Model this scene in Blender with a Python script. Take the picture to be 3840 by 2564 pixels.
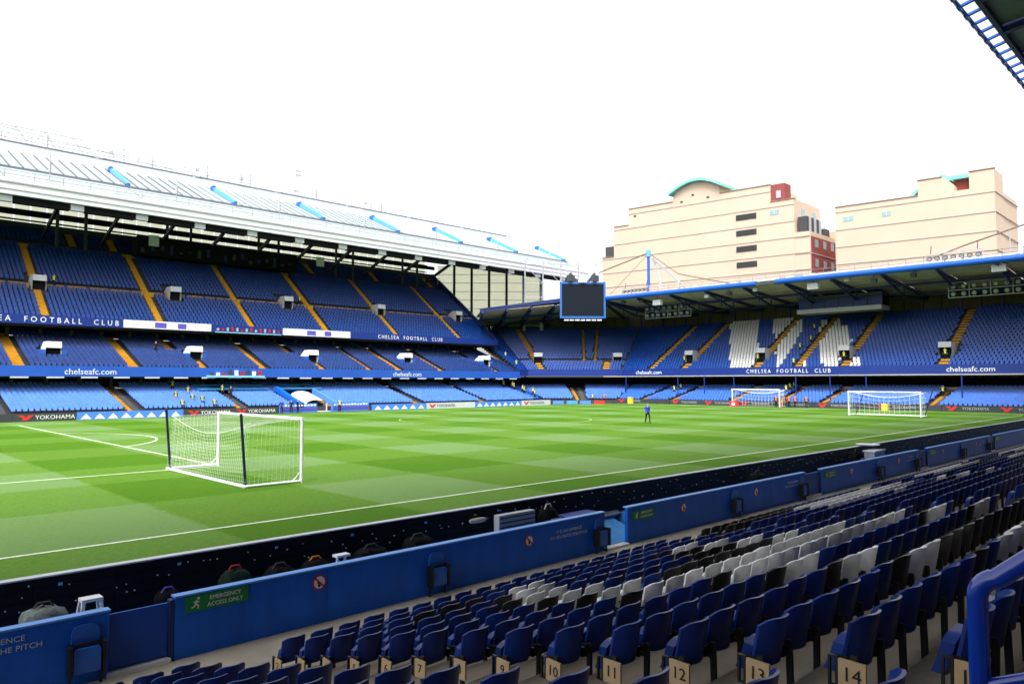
import bpy, math, random
import numpy as np
from mathutils import Vector, Matrix
random.seed(7); R = math.radians
for o in list(bpy.data.objects): bpy.data.objects.remove(o)
scene = bpy.context.scene
col = scene.collection

# ---------------------------------------------------------------- camera, sky, sun, exposure
cam = bpy.data.cameras.new('camera'); cam_o = bpy.data.objects.new('camera', cam); col.objects.link(cam_o)
cam_o.location = (3.389, -18.246, 3.635)
cam_o.rotation_euler = (R(90 + 3.077), 0, R(45.802 - 90))
cam.sensor_width = 36; cam.lens = 25.72; cam.clip_start = .05; cam.clip_end = 4000
scene.camera = cam_o

world = bpy.data.worlds.new('World'); scene.world = world; world.use_nodes = True
wn = world.node_tree.nodes; wl = world.node_tree.links; wn.clear()
sky = wn.new('ShaderNodeTexSky'); sky.sky_type = 'NISHITA'; sky.sun_disc = False
SUN_EL, SUN_AZ = 58, 212          # azimuth measured from +x towards +y
sky.sun_elevation = R(SUN_EL); sky.sun_rotation = R(90 - SUN_AZ)
sky.air_density = 1.0; sky.dust_density = 4.0; sky.ozone_density = 1.0; sky.altitude = 0
hs = wn.new('ShaderNodeHueSaturation'); hs.inputs['Saturation'].default_value = .18
bg = wn.new('ShaderNodeBackground'); bg.inputs['Strength'].default_value = .15
wo = wn.new('ShaderNodeOutputWorld')
wl.new(sky.outputs[0], hs.inputs['Color']); wl.new(hs.outputs[0], bg.inputs['Color']); wl.new(bg.outputs[0], wo.inputs['Surface'])

sun = bpy.data.lights.new('sun', 'SUN'); sun.energy = 1.5; sun.angle = R(30); sun.color = (1, .97, .92)
sun_o = bpy.data.objects.new('sun', sun); col.objects.link(sun_o)
sd = Vector((math.cos(R(SUN_EL)) * math.cos(R(SUN_AZ)), math.cos(R(SUN_EL)) * math.sin(R(SUN_AZ)), math.sin(R(SUN_EL))))
sun_o.rotation_euler = sd.to_track_quat('Z', 'Y').to_euler(); sun_o.location = (0, 0, 80)

vs = scene.view_settings
vs.view_transform = 'Standard'; vs.look = 'None'; vs.exposure = 1.45; vs.gamma = 1; vs.use_curve_mapping = False

# ---------------------------------------------------------------- helpers
def mat(name, c, rough=.6, spec=.4, var=0., scale=3., bump=0., bscale=40., metal=0., stretch=None):
    m = bpy.data.materials.new(name); m.use_nodes = True
    nt = m.node_tree; b = nt.nodes['Principled BSDF']
    b.inputs['Base Color'].default_value = (*c, 1); b.inputs['Roughness'].default_value = rough
    b.inputs['Specular IOR Level'].default_value = spec; b.inputs['Metallic'].default_value = metal
    if var or bump:
        g = nt.nodes.new('ShaderNodeNewGeometry'); src = g.outputs['Position']
        if stretch:
            mp = nt.nodes.new('ShaderNodeMapping'); mp.inputs['Scale'].default_value = stretch
            nt.links.new(src, mp.inputs[0]); src = mp.outputs[0]
    if var:
        n = nt.nodes.new('ShaderNodeTexNoise'); n.inputs['Scale'].default_value = scale; n.inputs['Detail'].default_value = 5
        n.inputs['Roughness'].default_value = .65
        nt.links.new(src, n.inputs['Vector'])
        r = nt.nodes.new('ShaderNodeMapRange'); r.inputs[1].default_value = .25; r.inputs[2].default_value = .75
        r.inputs[3].default_value = 1 - var; r.inputs[4].default_value = 1 + var
        nt.links.new(n.outputs['Fac'], r.inputs[0])
        mx = nt.nodes.new('ShaderNodeVectorMath'); mx.operation = 'SCALE'; mx.inputs[0].default_value = c
        nt.links.new(r.outputs[0], mx.inputs['Scale']); nt.links.new(mx.outputs[0], b.inputs['Base Color'])
    if bump:
        n2 = nt.nodes.new('ShaderNodeTexNoise'); n2.inputs['Scale'].default_value = bscale; n2.inputs['Detail'].default_value = 4
        nt.links.new(src, n2.inputs['Vector'])
        bp = nt.nodes.new('ShaderNodeBump'); bp.inputs['Strength'].default_value = bump; bp.inputs['Distance'].default_value = .02
        nt.links.new(n2.outputs['Fac'], bp.inputs['Height']); nt.links.new(bp.outputs[0], b.inputs['Normal'])
    return m

def translucent(name, c, k=.6):
    m = bpy.data.materials.new(name); m.use_nodes = True; nt = m.node_tree; nt.nodes.clear()
    d = nt.nodes.new('ShaderNodeBsdfDiffuse'); t = nt.nodes.new('ShaderNodeBsdfTranslucent')
    x = nt.nodes.new('ShaderNodeMixShader'); o = nt.nodes.new('ShaderNodeOutputMaterial')
    d.inputs[0].default_value = (*c, 1); t.inputs[0].default_value = (*c, 1); x.inputs[0].default_value = k
    nt.links.new(d.outputs[0], x.inputs[1]); nt.links.new(t.outputs[0], x.inputs[2])
    tr = nt.nodes.new('ShaderNodeBsdfTransparent'); tr.inputs[0].default_value = (.95, .96, .84, 1); y = nt.nodes.new('ShaderNodeMixShader'); y.inputs[0].default_value = .5
    nt.links.new(x.outputs[0], y.inputs[1]); nt.links.new(tr.outputs[0], y.inputs[2]); nt.links.new(y.outputs[0], o.inputs[0])
    return m

M = dict(
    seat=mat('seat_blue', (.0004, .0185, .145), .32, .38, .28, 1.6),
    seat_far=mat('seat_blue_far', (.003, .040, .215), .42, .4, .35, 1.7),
    seat_low=mat('seat_blue_faded', (.10, .25, .76), .45, .4, .2, 1.2),  # paler than the other seats: open-sky light on the lower tier, painted in
    roof_dark=mat('roof_glazing', (.16, .18, .16), .35, .4, .15, .6),
    navy_gate=mat('gate_blue', (.004, .065, .38), .5, .35, .12, .9),
    wallseat=mat('wallseat_blue', (.012, .12, .52), .4, .5, .15, 4),
    seat_violet=mat('seat_blue_shaded_tier', (.015, .046, .195), .45, .4, .35, 1.7),  # middle-tier blue with the overhang's purple-grey shade mixed into the colour
    seat_low2=mat('seat_blue_end', (.042, .150, .58), .42, .5, .25, 1.2),  # end stand's lower tier, lightened in colour for the sky light it gets
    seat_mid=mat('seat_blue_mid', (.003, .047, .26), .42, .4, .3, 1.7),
    seat_white=mat('seat_white', (.70, .70, .69), .5, .35, .16, 2.5),
    seat_dark=mat('seat_black', (.012, .011, .012), .45, .4, .3, 2.),
    black=mat('black_metal', (.008, .008, .010), .5, .4, .2, 4),
    concrete=mat('terrace_concrete', (.25, .21, .16), .85, .2, .28, 1.1, .25, 25),
    concrete_d=mat('stand_concrete', (.055, .055, .06), .9, .1, .2, .8),
    walk=mat('walkway_concrete', (.40, .355, .28), .85, .2, .28, .7, .25, 25),
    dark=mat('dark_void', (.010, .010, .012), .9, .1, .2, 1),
    navy=mat('navy_paint', (.010, .022, .11), .5, .4, .15, 1),
    fascia=mat('fascia_blue', (.007, .028, .20), .45, .4, .1, .5),
    fascia_l=mat('fascia_light_blue', (.018, .095, .44), .45, .4, .12, .4),
    wall=mat('wall_blue', (.004, .108, .56), .45, .3, .20, 2.2, .08, 12, stretch=(1, 1, .35)),
    cap=mat('wall_cap_blue', (.10, .30, .75), .4, .5, .12, 4),
    yellow=mat('aisle_yellow', (.50, .25, .012), .7, .3, .25, 1.5),
    grey_step=mat('aisle_grey', (.10, .10, .11), .9, .2, .2, 2),
    white=mat('white_paint', (.8, .8, .8), .5, .4, .05, 3),
    frame=mat('goal_white', (.82, .83, .86), .3, .5, .03, 3),
    net=mat('net_white', (.75, .75, .75), .8, .2),
    pole=mat('pole_navy', (.010, .012, .10), .4, .5, .1, 3),
    roofw=mat('roof_white', (.275, .325, .335), .5, .3, .10, .35),
    seam=mat('roof_seam', (.13, .14, .16), .6, .3, .1, 1),
    gutter=mat('gutter_white', (.74, .75, .78), .5, .4, .07, .6, stretch=(.3, 1, 4)),
    fin=mat('roof_fin_blue', (.09, .34, .68), .4, .5, .1, 1),
    fin_d=mat('fin_dark_blue', (.01, .10, .42), .4, .5, .1, 1),
    tube=mat('tube_blue', (.004, .085, .46), .3, .5, .1, .6),
    ceil=mat('ceiling_tan', (.52, .42, .31), .8, .2, .3, .5),
    bwall=mat('backwall_brown', (.075, .058, .032), .85, .2, .3, .6),
    grey=mat('grey_metal', (.35, .36, .38), .5, .4, .1, 2),
    deck=mat('roof_deck_grey', (.36, .36, .41), .6, .3, .2, .5),
    wire=mat('rail_grey', (.17, .17, .19), .5, .4),
    line_n=mat('line_paint', (.62, .66, .55), .8, .2, .25, 3.5),
    line_w=mat('worn_line', (.42, .50, .34), .8, .2, .2, 2),
    lgrey=mat('light_grey', (.55, .56, .60), .55, .4, .1, 2),
    dgrey=mat('dark_grey', (.05, .055, .06), .6, .3, .15, 2),
    cream=mat('hotel_cream', (.53, .41, .315), .8, .2, .05, .25),
    coping=mat('hotel_coping', (.24, .17, .13), .8, .2, .05, 1),
    course=mat('hotel_course', (.40, .35, .31), .8, .2, .05, 1),
    red=mat('brick_red', (.24, .06, .055), .8, .2, .15, 3),
    teal=mat('copper_green', (.18, .55, .45), .6, .3, .15, .5),
    glass=mat('window_glass', (.20, .33, .36), .15, .8),  # pale base colour stands in for the sky reflected in the panes
    louvre=mat('louvre_dark', (.05, .05, .055), .7, .3, .3, 6),
    screen=mat('screen_dark', (.006, .009, .016), .6, .12),
    screenf=mat('screen_frame', (.02, .11, .38), .4, .5, .08, 1),
    board=mat('board_black', (.0035, .0042, .008), .6, .2, .35, 6),
    boardf=mat('board_grey', (.042, .046, .055), .5, .4, .1, 1),
    boardb=mat('board_blue', (.07, .22, .75), .5, .4, .06, 1),
    track=mat('track_blue', (.06, .28, .62), .7, .3, .18, 2),
    logo=mat('logo_red', (.62, .03, .03), .5, .4),
    purple=mat('print_purple', (.10, .08, .45), .5, .4),
    text=mat('text_white', (.75, .75, .75), .6, .3),
    textg=mat('text_grey', (.50, .55, .66), .7, .3),
    plate=mat('plate_tan', (.42, .30, .17), .65, .3, .12, 8),
    ink=mat('ink_black', (.01, .01, .01), .6, .3),
    sign_g=mat('sign_green', (.006, .21, .045), .45, .4, .06, 3),
    sign_r=mat('sign_red', (.42, .02, .015), .45, .4),
    bag=mat('bag_black', (.0035, .0035, .004), .8, .1, .4, 9, .4, 30),
    bagg=mat('bag_grey_cover', (.15, .18, .17), .6, .3, .45, 9, .6, 25),
    green_d=mat('bag_green', (.006, .020, .014), .75, .1, .5, 9),
    orange=mat('strap_orange', (.7, .22, .01), .6, .3),
    cloth=mat('cloth_beige', (.50, .46, .40), .8, .2, .1, 8),
    hivis=mat('vest_yellow', (.50, .62, .10), .7, .2, .1, 12),
    hiora=mat('vest_orange', (.85, .17, .03), .7, .2, .1, 12),
    cblack=mat('cloth_black', (.012, .012, .014), .8, .2, .3, 12),
    cblue=mat('cloth_blue', (.02, .05, .55), .8, .2, .1, 12),
    skin=mat('skin', (.45, .26, .18), .6, .3),
    hair=mat('hair_brown', (.05, .03, .02), .7, .3),
    asphalt=mat('asphalt', (.05, .05, .05), .9, .2, .2, .3),
    yellowbox=mat('box_yellow', (.85, .62, .03), .5, .4, .05, 4),
    redbox=mat('box_red', (.65, .03, .06), .5, .4, .05, 4),
    rail=mat('rail_blue', (.004, .032, .30), .16, .7, .08, 6),
    cable=mat('cable_brown', (.16, .12, .09), .7, .3),
    pane=translucent('pane_cream', (.93, .93, .76), .9),
    lens=mat('lamp_lens', (.25, .27, .28), .2, .6),
    bluegl=mat('studio_glass_blue', (.008, .03, .14), .3, .2, .2, .7),
    beige=mat('stair_beige', (.36, .28, .20), .8, .2, .15, 2),
    cyan=mat('ledge_cyan', (.22, .55, .72), .5, .4, .05, 2),
)

for k_ in ('seat', 'seat_white', 'seat_dark'):       # each seat has weathered a little differently
    nt_ = M[k_].node_tree; oi = nt_.nodes.new('ShaderNodeObjectInfo'); mr = nt_.nodes.new('ShaderNodeMapRange'); mr.inputs[3].default_value = .72; mr.inputs[4].default_value = 1.3
    nt_.links.new(oi.outputs['Random'], mr.inputs[0]); vm = nt_.nodes.new('ShaderNodeVectorMath'); vm.operation = 'SCALE'
    b_ = nt_.nodes['Principled BSDF']; src_ = b_.inputs['Base Color'].links[0].from_socket
    nt_.links.new(src_, vm.inputs[0]); nt_.links.new(mr.outputs[0], vm.inputs['Scale']); nt_.links.new(vm.outputs[0], b_.inputs['Base Color'])
    rr = nt_.nodes.new('ShaderNodeMapRange'); rr.inputs[3].default_value = .26; rr.inputs[4].default_value = .5; nt_.links.new(oi.outputs['Random'], rr.inputs[0]); nt_.links.new(rr.outputs[0], b_.inputs['Roughness'])

class MB:
    def __init__(s): s.v = []; s.f = []; s.m = []
    def add(s, vs, fs, mi=0):
        o = len(s.v); s.v += [tuple(p) for p in vs]; s.f += [tuple(i + o for i in f) for f in fs]; s.m += [mi] * len(fs); return s
    def box(s, x0, x1, y0, y1, z0, z1, mi=0):
        return s.add([(x0, y0, z0), (x1, y0, z0), (x1, y1, z0), (x0, y1, z0), (x0, y0, z1), (x1, y0, z1), (x1, y1, z1), (x0, y1, z1)],
                     [(0, 3, 2, 1), (4, 5, 6, 7), (0, 1, 5, 4), (1, 2, 6, 5), (2, 3, 7, 6), (3, 0, 4, 7)], mi)
    def obox(s, c, a, b, d, mi=0):      # centre and three half vectors
        c, a, b, d = map(Vector, (c, a, b, d)); P = []
        for k in (-1, 1):
            for (i, j) in ((-1, -1), (1, -1), (1, 1), (-1, 1)): P.append(c + a * i + b * j + d * k)
        return s.add(P, [(0, 3, 2, 1), (4, 5, 6, 7), (0, 1, 5, 4), (1, 2, 6, 5), (2, 3, 7, 6), (3, 0, 4, 7)], mi)
    def beam(s, p0, p1, w, h, mi=0):    # rectangular bar between two points
        p0, p1 = Vector(p0), Vector(p1); d = p1 - p0
        up = Vector((0, 0, 1)) if abs(d.normalized().z) < .95 else Vector((1, 0, 0))
        r = d.cross(up).normalized(); u = r.cross(d).normalized()
        return s.obox((p0 + p1) / 2, d / 2, r * w / 2, u * h / 2, mi)
    def tube(s, p0, p1, r, n=6, mi=0, r1=None):
        p0, p1 = Vector(p0), Vector(p1); d = (p1 - p0).normalized(); r1 = r if r1 is None else r1
        up = Vector((0, 0, 1)) if abs(d.z) < .9 else Vector((1, 0, 0))
        a = d.cross(up).normalized(); b = a.cross(d); P = []
        for p, q in ((p0, r), (p1, r1)):
            for i in range(n):
                t = 2 * math.pi * i / n; P.append(p + a * math.cos(t) * q + b * math.sin(t) * q)
        F = [(i, (i + 1) % n, n + (i + 1) % n, n + i) for i in range(n)] + [tuple(range(n - 1, -1, -1)), tuple(range(n, 2 * n))]
        return s.add(P, F, mi)
    def path(s, pts, r, n=6, mi=0):     # bent tube through points
        pts = [Vector(p) for p in pts]; P = []; a = None
        for k, p in enumerate(pts):
            d = ((pts[min(k + 1, len(pts) - 1)] - pts[max(k - 1, 0)])).normalized()
            if a is None:
                up = Vector((0, 0, 1)) if abs(d.z) < .9 else Vector((1, 0, 0)); a = d.cross(up).normalized()
            else: a = (a - d * a.dot(d)).normalized()
            b = a.cross(d)
            for i in range(n):
                t = 2 * math.pi * i / n; P.append(p + a * math.cos(t) * r + b * math.sin(t) * r)
        F = []
        for k in range(len(pts) - 1):
            for i in range(n): F.append((k * n + i, k * n + (i + 1) % n, (k + 1) * n + (i + 1) % n, (k + 1) * n + i))
        F += [tuple(range(n - 1, -1, -1)), tuple(range((len(pts) - 1) * n, len(pts) * n))]
        return s.add(P, F, mi)
    def quad(s, a, b, c, d, mi=0): return s.add([a, b, c, d], [(0, 1, 2, 3)], mi)
    def prism(s, poly, ext, mi=0):      # planar polygon (3-D points) swept by vector ext
        n = len(poly); e = Vector(ext); P = [Vector(p) for p in poly] + [Vector(p) + e for p in poly]
        F = [tuple(range(n - 1, -1, -1)), tuple(range(n, 2 * n))] + [(i, (i + 1) % n, n + (i + 1) % n, n + i) for i in range(n)]
        return s.add(P, F, mi)
    def mesh(s, name, mats, smooth=False):
        me = bpy.data.meshes.new(name); me.from_pydata(s.v, [], s.f)
        for m in (mats if isinstance(mats, (list, tuple)) else [mats]): me.materials.append(M[m])
        if any(s.m): me.polygons.foreach_set('material_index', s.m)
        if smooth:
            me.polygons.foreach_set('use_smooth', [True] * len(s.f))
            try: me.set_sharp_from_angle(angle=R(38))
            except Exception: pass
        me.update(); return me
    def build(s, name, mats, parent=None, smooth=False): return put(name, s.mesh(name, mats, smooth), parent)

BASE = {}
def put(name, me, parent=None, mx=None):
    o = bpy.data.objects.new(name, me); col.objects.link(o)
    if mx is not None: o.matrix_world = mx; BASE[o.name] = mx.copy()
    if parent: attach(o, parent)
    return o
def attach(o, parent):
    o.parent = parent; b = BASE.get(parent.name)
    if b is not None: o.matrix_parent_inverse = b.inverted()
def tag(o, label, cat, group=None):
    o['label'] = label; o['category'] = cat
    if group: o['group'] = group
    return o
def thing(name, label, cat, loc=(0, 0, 0), group=None):     # children are given in world coordinates
    o = bpy.data.objects.new(name, None); col.objects.link(o); o.location = loc; o.empty_display_size = .3
    BASE[o.name] = Matrix.Translation(loc)
    return tag(o, label, cat, group)
def struct(o): o['kind'] = 'structure'; return o
def stuff(o): o['kind'] = 'stuff'; return o
def moved(mb, fn): mb.v = [tuple(fn(Vector(p))) for p in mb.v]; return mb

_tx = {}
def text_mesh(s, size, m, ext=.006, align='CENTER', sx=1.0, sp=1.0):
    key = (s, size, m, ext, align, sx, sp)
    if key in _tx: return _tx[key]
    c = bpy.data.curves.new('lettering', 'FONT'); c.body = s; c.size = size; c.extrude = ext; c.align_x = align; c.align_y = 'CENTER'
    c.resolution_u = 2; c.space_character = sp
    o = bpy.data.objects.new('lettering', c); col.objects.link(o)
    dg = bpy.context.evaluated_depsgraph_get(); dg.update()
    me = bpy.data.meshes.new_from_object(o.evaluated_get(dg)); me.name = 'lettering'
    bpy.data.objects.remove(o); bpy.data.curves.remove(c)
    me.materials.clear(); me.materials.append(M[m])
    if sx != 1:
        for v in me.vertices: v.co.x *= sx
    _tx[key] = me; return me
def frame_mx(p, right, up):
    r = Vector(right).normalized(); u = Vector(up).normalized(); n = r.cross(u)
    m = Matrix((r, u, n)).transposed().to_4x4(); m.translation = Vector(p); return m
def text(s, p, right, size, m, parent, up=(0, 0, 1), ext=.006, align='CENTER', sx=1.0, sp=1.0):
    return put('lettering', text_mesh(s, size, m, ext, align, sx, sp), parent, frame_mx(p, right, up))
ORD = ['first', 'second', 'third', 'fourth', 'fifth', 'sixth', 'seventh', 'eighth', 'ninth', 'tenth', 'eleventh', 'twelfth', 'thirteenth', 'fourteenth',
       'fifteenth', 'sixteenth', 'seventeenth', 'eighteenth', 'nineteenth', 'twentieth', 'twenty-first', 'twenty-second', 'twenty-third', 'twenty-fourth']

# ---------------------------------------------------------------- ground and pitch
W, L = 67., 103.
struct(MB().quad((-1500, -1500, -1.7), (2500, -1500, -1.7), (2500, 2500, -1.7), (-1500, 2500, -1.7)).build('ground', 'asphalt'))

def pitch_z(x, y):
    return -.42 * max(0, min(1, (y - 56) / 12.5)) - .10 * max(0, min(1, (x - 98) / 8))
pm = bpy.data.materials.new('mown_grass'); pm.use_nodes = True
nt = pm.node_tree; nn = nt.nodes; ll = nt.links; pb = nn['Principled BSDF']
pb.inputs['Roughness'].default_value = .75; pb.inputs['Specular IOR Level'].default_value = .05; pb.inputs['Sheen Weight'].default_value = .10; pb.inputs['Sheen Roughness'].default_value = .45; pb.inputs['Sheen Tint'].default_value = (.55, .72, .12, 1)
geo = nn.new('ShaderNodeNewGeometry')
wob = nn.new('ShaderNodeTexNoise'); wob.inputs['Scale'].default_value = 2.4; wob.inputs['Detail'].default_value = 3; ll.new(geo.outputs['Position'], wob.inputs['Vector'])
wsc = nn.new('ShaderNodeVectorMath'); wsc.operation = 'SCALE'; wsc.inputs['Scale'].default_value = .34; ll.new(wob.outputs['Color'], wsc.inputs[0])
wad = nn.new('ShaderNodeVectorMath'); wad.operation = 'ADD'; ll.new(geo.outputs['Position'], wad.inputs[0]); ll.new(wsc.outputs[0], wad.inputs[1])
sp = nn.new('ShaderNodeSeparateXYZ'); ll.new(wad.outputs[0], sp.inputs[0])
def mth(op, a, b=None, c=None):
    n = nn.new('ShaderNodeMath'); n.operation = op
    for i, q in enumerate((a, b, c)):
        if q is None: continue
        if isinstance(q, (int, float)): n.inputs[i].default_value = q
        else: ll.new(q, n.inputs[i])
    return n.outputs[0]
def band(sock, off, w):       # smooth-edged alternate bands
    t = mth('MULTIPLY', mth('SUBTRACT', sock, off), math.pi / w)
    s = mth('MULTIPLY', mth('SINE', t), 22.)
    return mth('MULTIPLY_ADD', mth('MAXIMUM', mth('MINIMUM', s, 1.), -1.), .5, .5)
bx = band(sp.outputs[0], 16.19, 5.15); by = band(sp.outputs[1], .14, 5.32)
lv = mth('MULTIPLY_ADD', bx, .56, mth('MULTIPLY', by, .44))
rmp = nn.new('ShaderNodeValToRGB'); e = rmp.color_ramp.elements
e[0].position = 0; e[0].color = (.038, .120, .0006, 1); e[1].position = 1; e[1].color = (.110, .198, .066, 1)
k = e.new(.5); k.color = (.070, .162, .011, 1)
fine = nn.new('ShaderNodeTexNoise'); fine.inputs['Scale'].default_value = 7; fine.inputs['Detail'].default_value = 6; fine.inputs['Roughness'].default_value = .8
ll.new(geo.outputs['Position'], fine.inputs['Vector'])
big = nn.new('ShaderNodeTexNoise'); big.inputs['Scale'].default_value = .35; big.inputs['Detail'].default_value = 4; ll.new(geo.outputs['Position'], big.inputs['Vector'])
lv2 = mth('ADD', lv, mth('MULTIPLY_ADD', fine.outputs['Fac'], 1.9, -.95)); blade = nn.new('ShaderNodeTexNoise'); blade.inputs['Scale'].default_value = 26; blade.inputs['Detail'].default_value = 3; blade.inputs['Roughness'].default_value = .8; ll.new(geo.outputs['Position'], blade.inputs['Vector'])
lv3 = mth('ADD', mth('ADD', lv2, mth('MULTIPLY_ADD', blade.outputs['Fac'], 1.9, -.95)), mth('MULTIPLY_ADD', big.outputs['Fac'], .30, -.15))
# grass outside the touchline is cut one way only
ll.new(lv3, rmp.inputs['Fac']); ll.new(rmp.outputs[0], pb.inputs['Base Color'])
bpn = nn.new('ShaderNodeBump'); bpn.inputs['Strength'].default_value = .5; bpn.inputs['Distance'].default_value = .03
ll.new(fine.outputs['Fac'], bpn.inputs['Height']); ll.new(bpn.outputs[0], pb.inputs['Normal'])
M['pitch'] = pm
mb = MB()
xs = [-10] + list(range(0, 97, 8)) + [98, 100, 103, 106.2]; ys = [-3.25, 0, 20, 40, 56, 60, 64, 68.6]
for x in xs:
    for y in ys: mb.v.append((x, y, pitch_z(x, y)))
n = len(ys)
for i in range(len(xs) - 1):
    for j in range(n - 1): mb.f.append((i * n + j, (i + 1) * n + j, (i + 1) * n + j + 1, i * n + j + 1)); mb.m.append(0)
mb.box(-10, 106.2, -3.35, -3.25, -.64, 0)
pitch = struct(mb.build('pitch', 'pitch'))
def line(pts, w=.12, m='line_n'):
    b = MB()
    for (x0, y0), (x1, y1) in zip(pts, pts[1:]):
        d = Vector((x1 - x0, y1 - y0)); n = max(1, int(d.length / 6)); p = Vector((-d.y, d.x)).normalized() * w / 2
        for i in range(n):
            a = Vector((x0, y0)) + d * i / n; c = Vector((x0, y0)) + d * (i + 1) / n
            q = [a - p, c - p, c + p, a + p]
            b.add([(v.x, v.y, pitch_z(v.x, v.y) + .006) for v in q], [(0, 1, 2, 3)])
    return b.build('line_marking', m, pitch)
def arc(cx, cy, r, a0, a1, n): return [(cx + r * math.cos(a0 + (a1 - a0) * i / n), cy + r * math.sin(a0 + (a1 - a0) * i / n)) for i in range(n + 1)]
line([(0, 0), (L, 0)], .11); line([(0, W), (L, W)], .08, 'line_w'); line([(0, 0), (0, W)]); line([(L, 0), (L, W)]); line([(L / 2, 0), (L / 2, W)], .06, 'line_w')
line(arc(L / 2, W / 2, 9.15, 0, 2 * math.pi, 48), .07, 'line_w')
for gx, sg in ((0, 1), (L, -1)):
    line([(gx, W / 2 - 20.16), (gx + sg * 16.5, W / 2 - 20.16), (gx + sg * 16.5, W / 2 + 20.16), (gx, W / 2 + 20.16)], .11 if gx == 0 else .06, 'line_n' if gx == 0 else 'line_w')
    line([(gx, W / 2 - 9.16), (gx + sg * 5.5, W / 2 - 9.16), (gx + sg * 5.5, W / 2 + 9.16), (gx, W / 2 + 9.16)])
    ah = math.acos(5.5 / 9.15)
    line(arc(gx + sg * 11, W / 2, 9.15, -ah if sg > 0 else math.pi - ah, ah if sg > 0 else math.pi + ah, 24))
struct(MB().box(-30, 19.68, -4.94, -3.35, -1.4, -.55).box(22.42, 90, -4.94, -3.35, -1.4, -.55).box(19.68, 22.42, -3.5, -3.35, -1.4, -.62).build('track', 'track'))
# ---------------------------------------------------------------- stands: stepped tiers along a path
def offs(path, d):
    P = [Vector(p) for p in path]; N = []
    for a, b in zip(P, P[1:]):
        t = (b - a).normalized(); N.append(Vector((-t.y, t.x)))
    out = [P[0] + N[0] * d]
    for i in range(1, len(P) - 1):
        m = (N[i - 1] + N[i]).normalized(); out.append(P[i] + m * d / m.dot(N[i]))
    out.append(P[-1] + N[-1] * d); return out
def tier(name, path, d1, z0, z1, n, m, parent, drop=.5):
    b = MB(); dd = d1 / n; dz = (z1 - z0) / n; rows = []
    def strip(A, za, B, zb):
        for i in range(len(A) - 1): b.quad((*A[i], za), (*A[i + 1], za), (*B[i + 1], zb), (*B[i], zb))
    for k in range(n):
        A = offs(path, k * dd); B = offs(path, (k + 1) * dd); z = z0 + k * dz
        strip(A, z, B, z)
        if k < n - 1: strip(B, z, B, z + dz)
        rows.append((k, k * dd + dd * .62, z))
    A = offs(path, 0); strip(A, z0 - drop, A, z0)
    B = offs(path, d1); strip(A, z0 - drop, B, z1 - drop - .3)
    o = b.build(name, m, parent); return rows
FAR_T = MB()      # simple seat seen from the front: back and tipped-up pan, facing -y
FAR_T.add([(-.205, .02, .36), (.205, .02, .36), (.20, .10, .80), (-.20, .10, .80), (.20, .14, .80), (-.20, .14, .80), (.205, .06, .36), (-.205, .06, .36)],
          [(0, 1, 2, 3), (3, 2, 4, 5), (1, 6, 4, 2), (0, 3, 5, 7), (7, 5, 4, 6)])
FAR_T.add([(-.17, -.16, .30), (.17, -.16, .30), (.17, -.09, .60), (-.17, -.09, .60), (.17, .0, .60), (-.17, .0, .60), (.17, -.02, .28), (-.17, -.02, .28)],
          [(0, 1, 2, 3), (3, 2, 4, 5), (1, 6, 4, 2), (0, 3, 5, 7), (0, 7, 6, 1)])
FAR_T.add([(-.24, .03, 0), (-.20, .03, 0), (-.20, .03, .45), (-.24, .03, .45)], [(0, 1, 2, 3)], 2)
def seat_stuff(name, items, mats, parent, tmpl=FAR_T):
    tv = np.array(tmpl.v); nv = len(tv); items = [it for it in items]
    P = np.array([(x, y, z, a, m) for x, y, z, a, m in items]); c, s = np.cos(P[:, 3]), np.sin(P[:, 3])
    V = np.empty((len(P), nv, 3))
    V[:, :, 0] = P[:, 0:1] + c[:, None] * tv[:, 0] - s[:, None] * tv[:, 1]
    V[:, :, 1] = P[:, 1:2] + s[:, None] * tv[:, 0] + c[:, None] * tv[:, 1]
    V[:, :, 2] = P[:, 2:3] + tv[:, 2]
    F = []; mi = []
    for i in range(len(P)):
        o = i * nv; q = int(P[i, 4])
        F += [tuple(j + o for j in f) for f in tmpl.f]; mi += [q if m == 0 else m for m in tmpl.m]
    me = bpy.data.meshes.new(name); me.from_pydata(V.reshape(-1, 3).tolist(), [], F)
    for m in mats: me.materials.append(M[m])
    me.polygons.foreach_set('material_index', mi); me.update()
    return stuff(put(name, me, parent))
def row_seats(path, rows, skip, colour=lambda *a: 0, sp=.53):
    out = []
    for k, d, z in rows:
        A = offs(path, d)
        for si in range(len(A) - 1):
            t = A[si + 1] - A[si]; ln = t.length; t.normalize(); ang = math.atan2(t.y, t.x); n = int((ln - .1) / sp)
            for i in range(n):
                s = (i + .5) * sp; p = A[si] + t * s
                if skip(si, k, p, s, ln): continue
                out.append((p.x + random.uniform(-.012, .012), p.y, z + random.uniform(-.012, .012), ang + random.uniform(-.03, .03), colour(si, k, p)))
    return out
def in_poly(x, y, P):
    r = False
    for (x0, y0), (x1, y1) in zip(P, P[1:] + P[:1]):
        if (y0 > y) != (y1 > y) and x < (x1 - x0) * (y - y0) / (y1 - y0) + x0: r = not r
    return r

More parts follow.
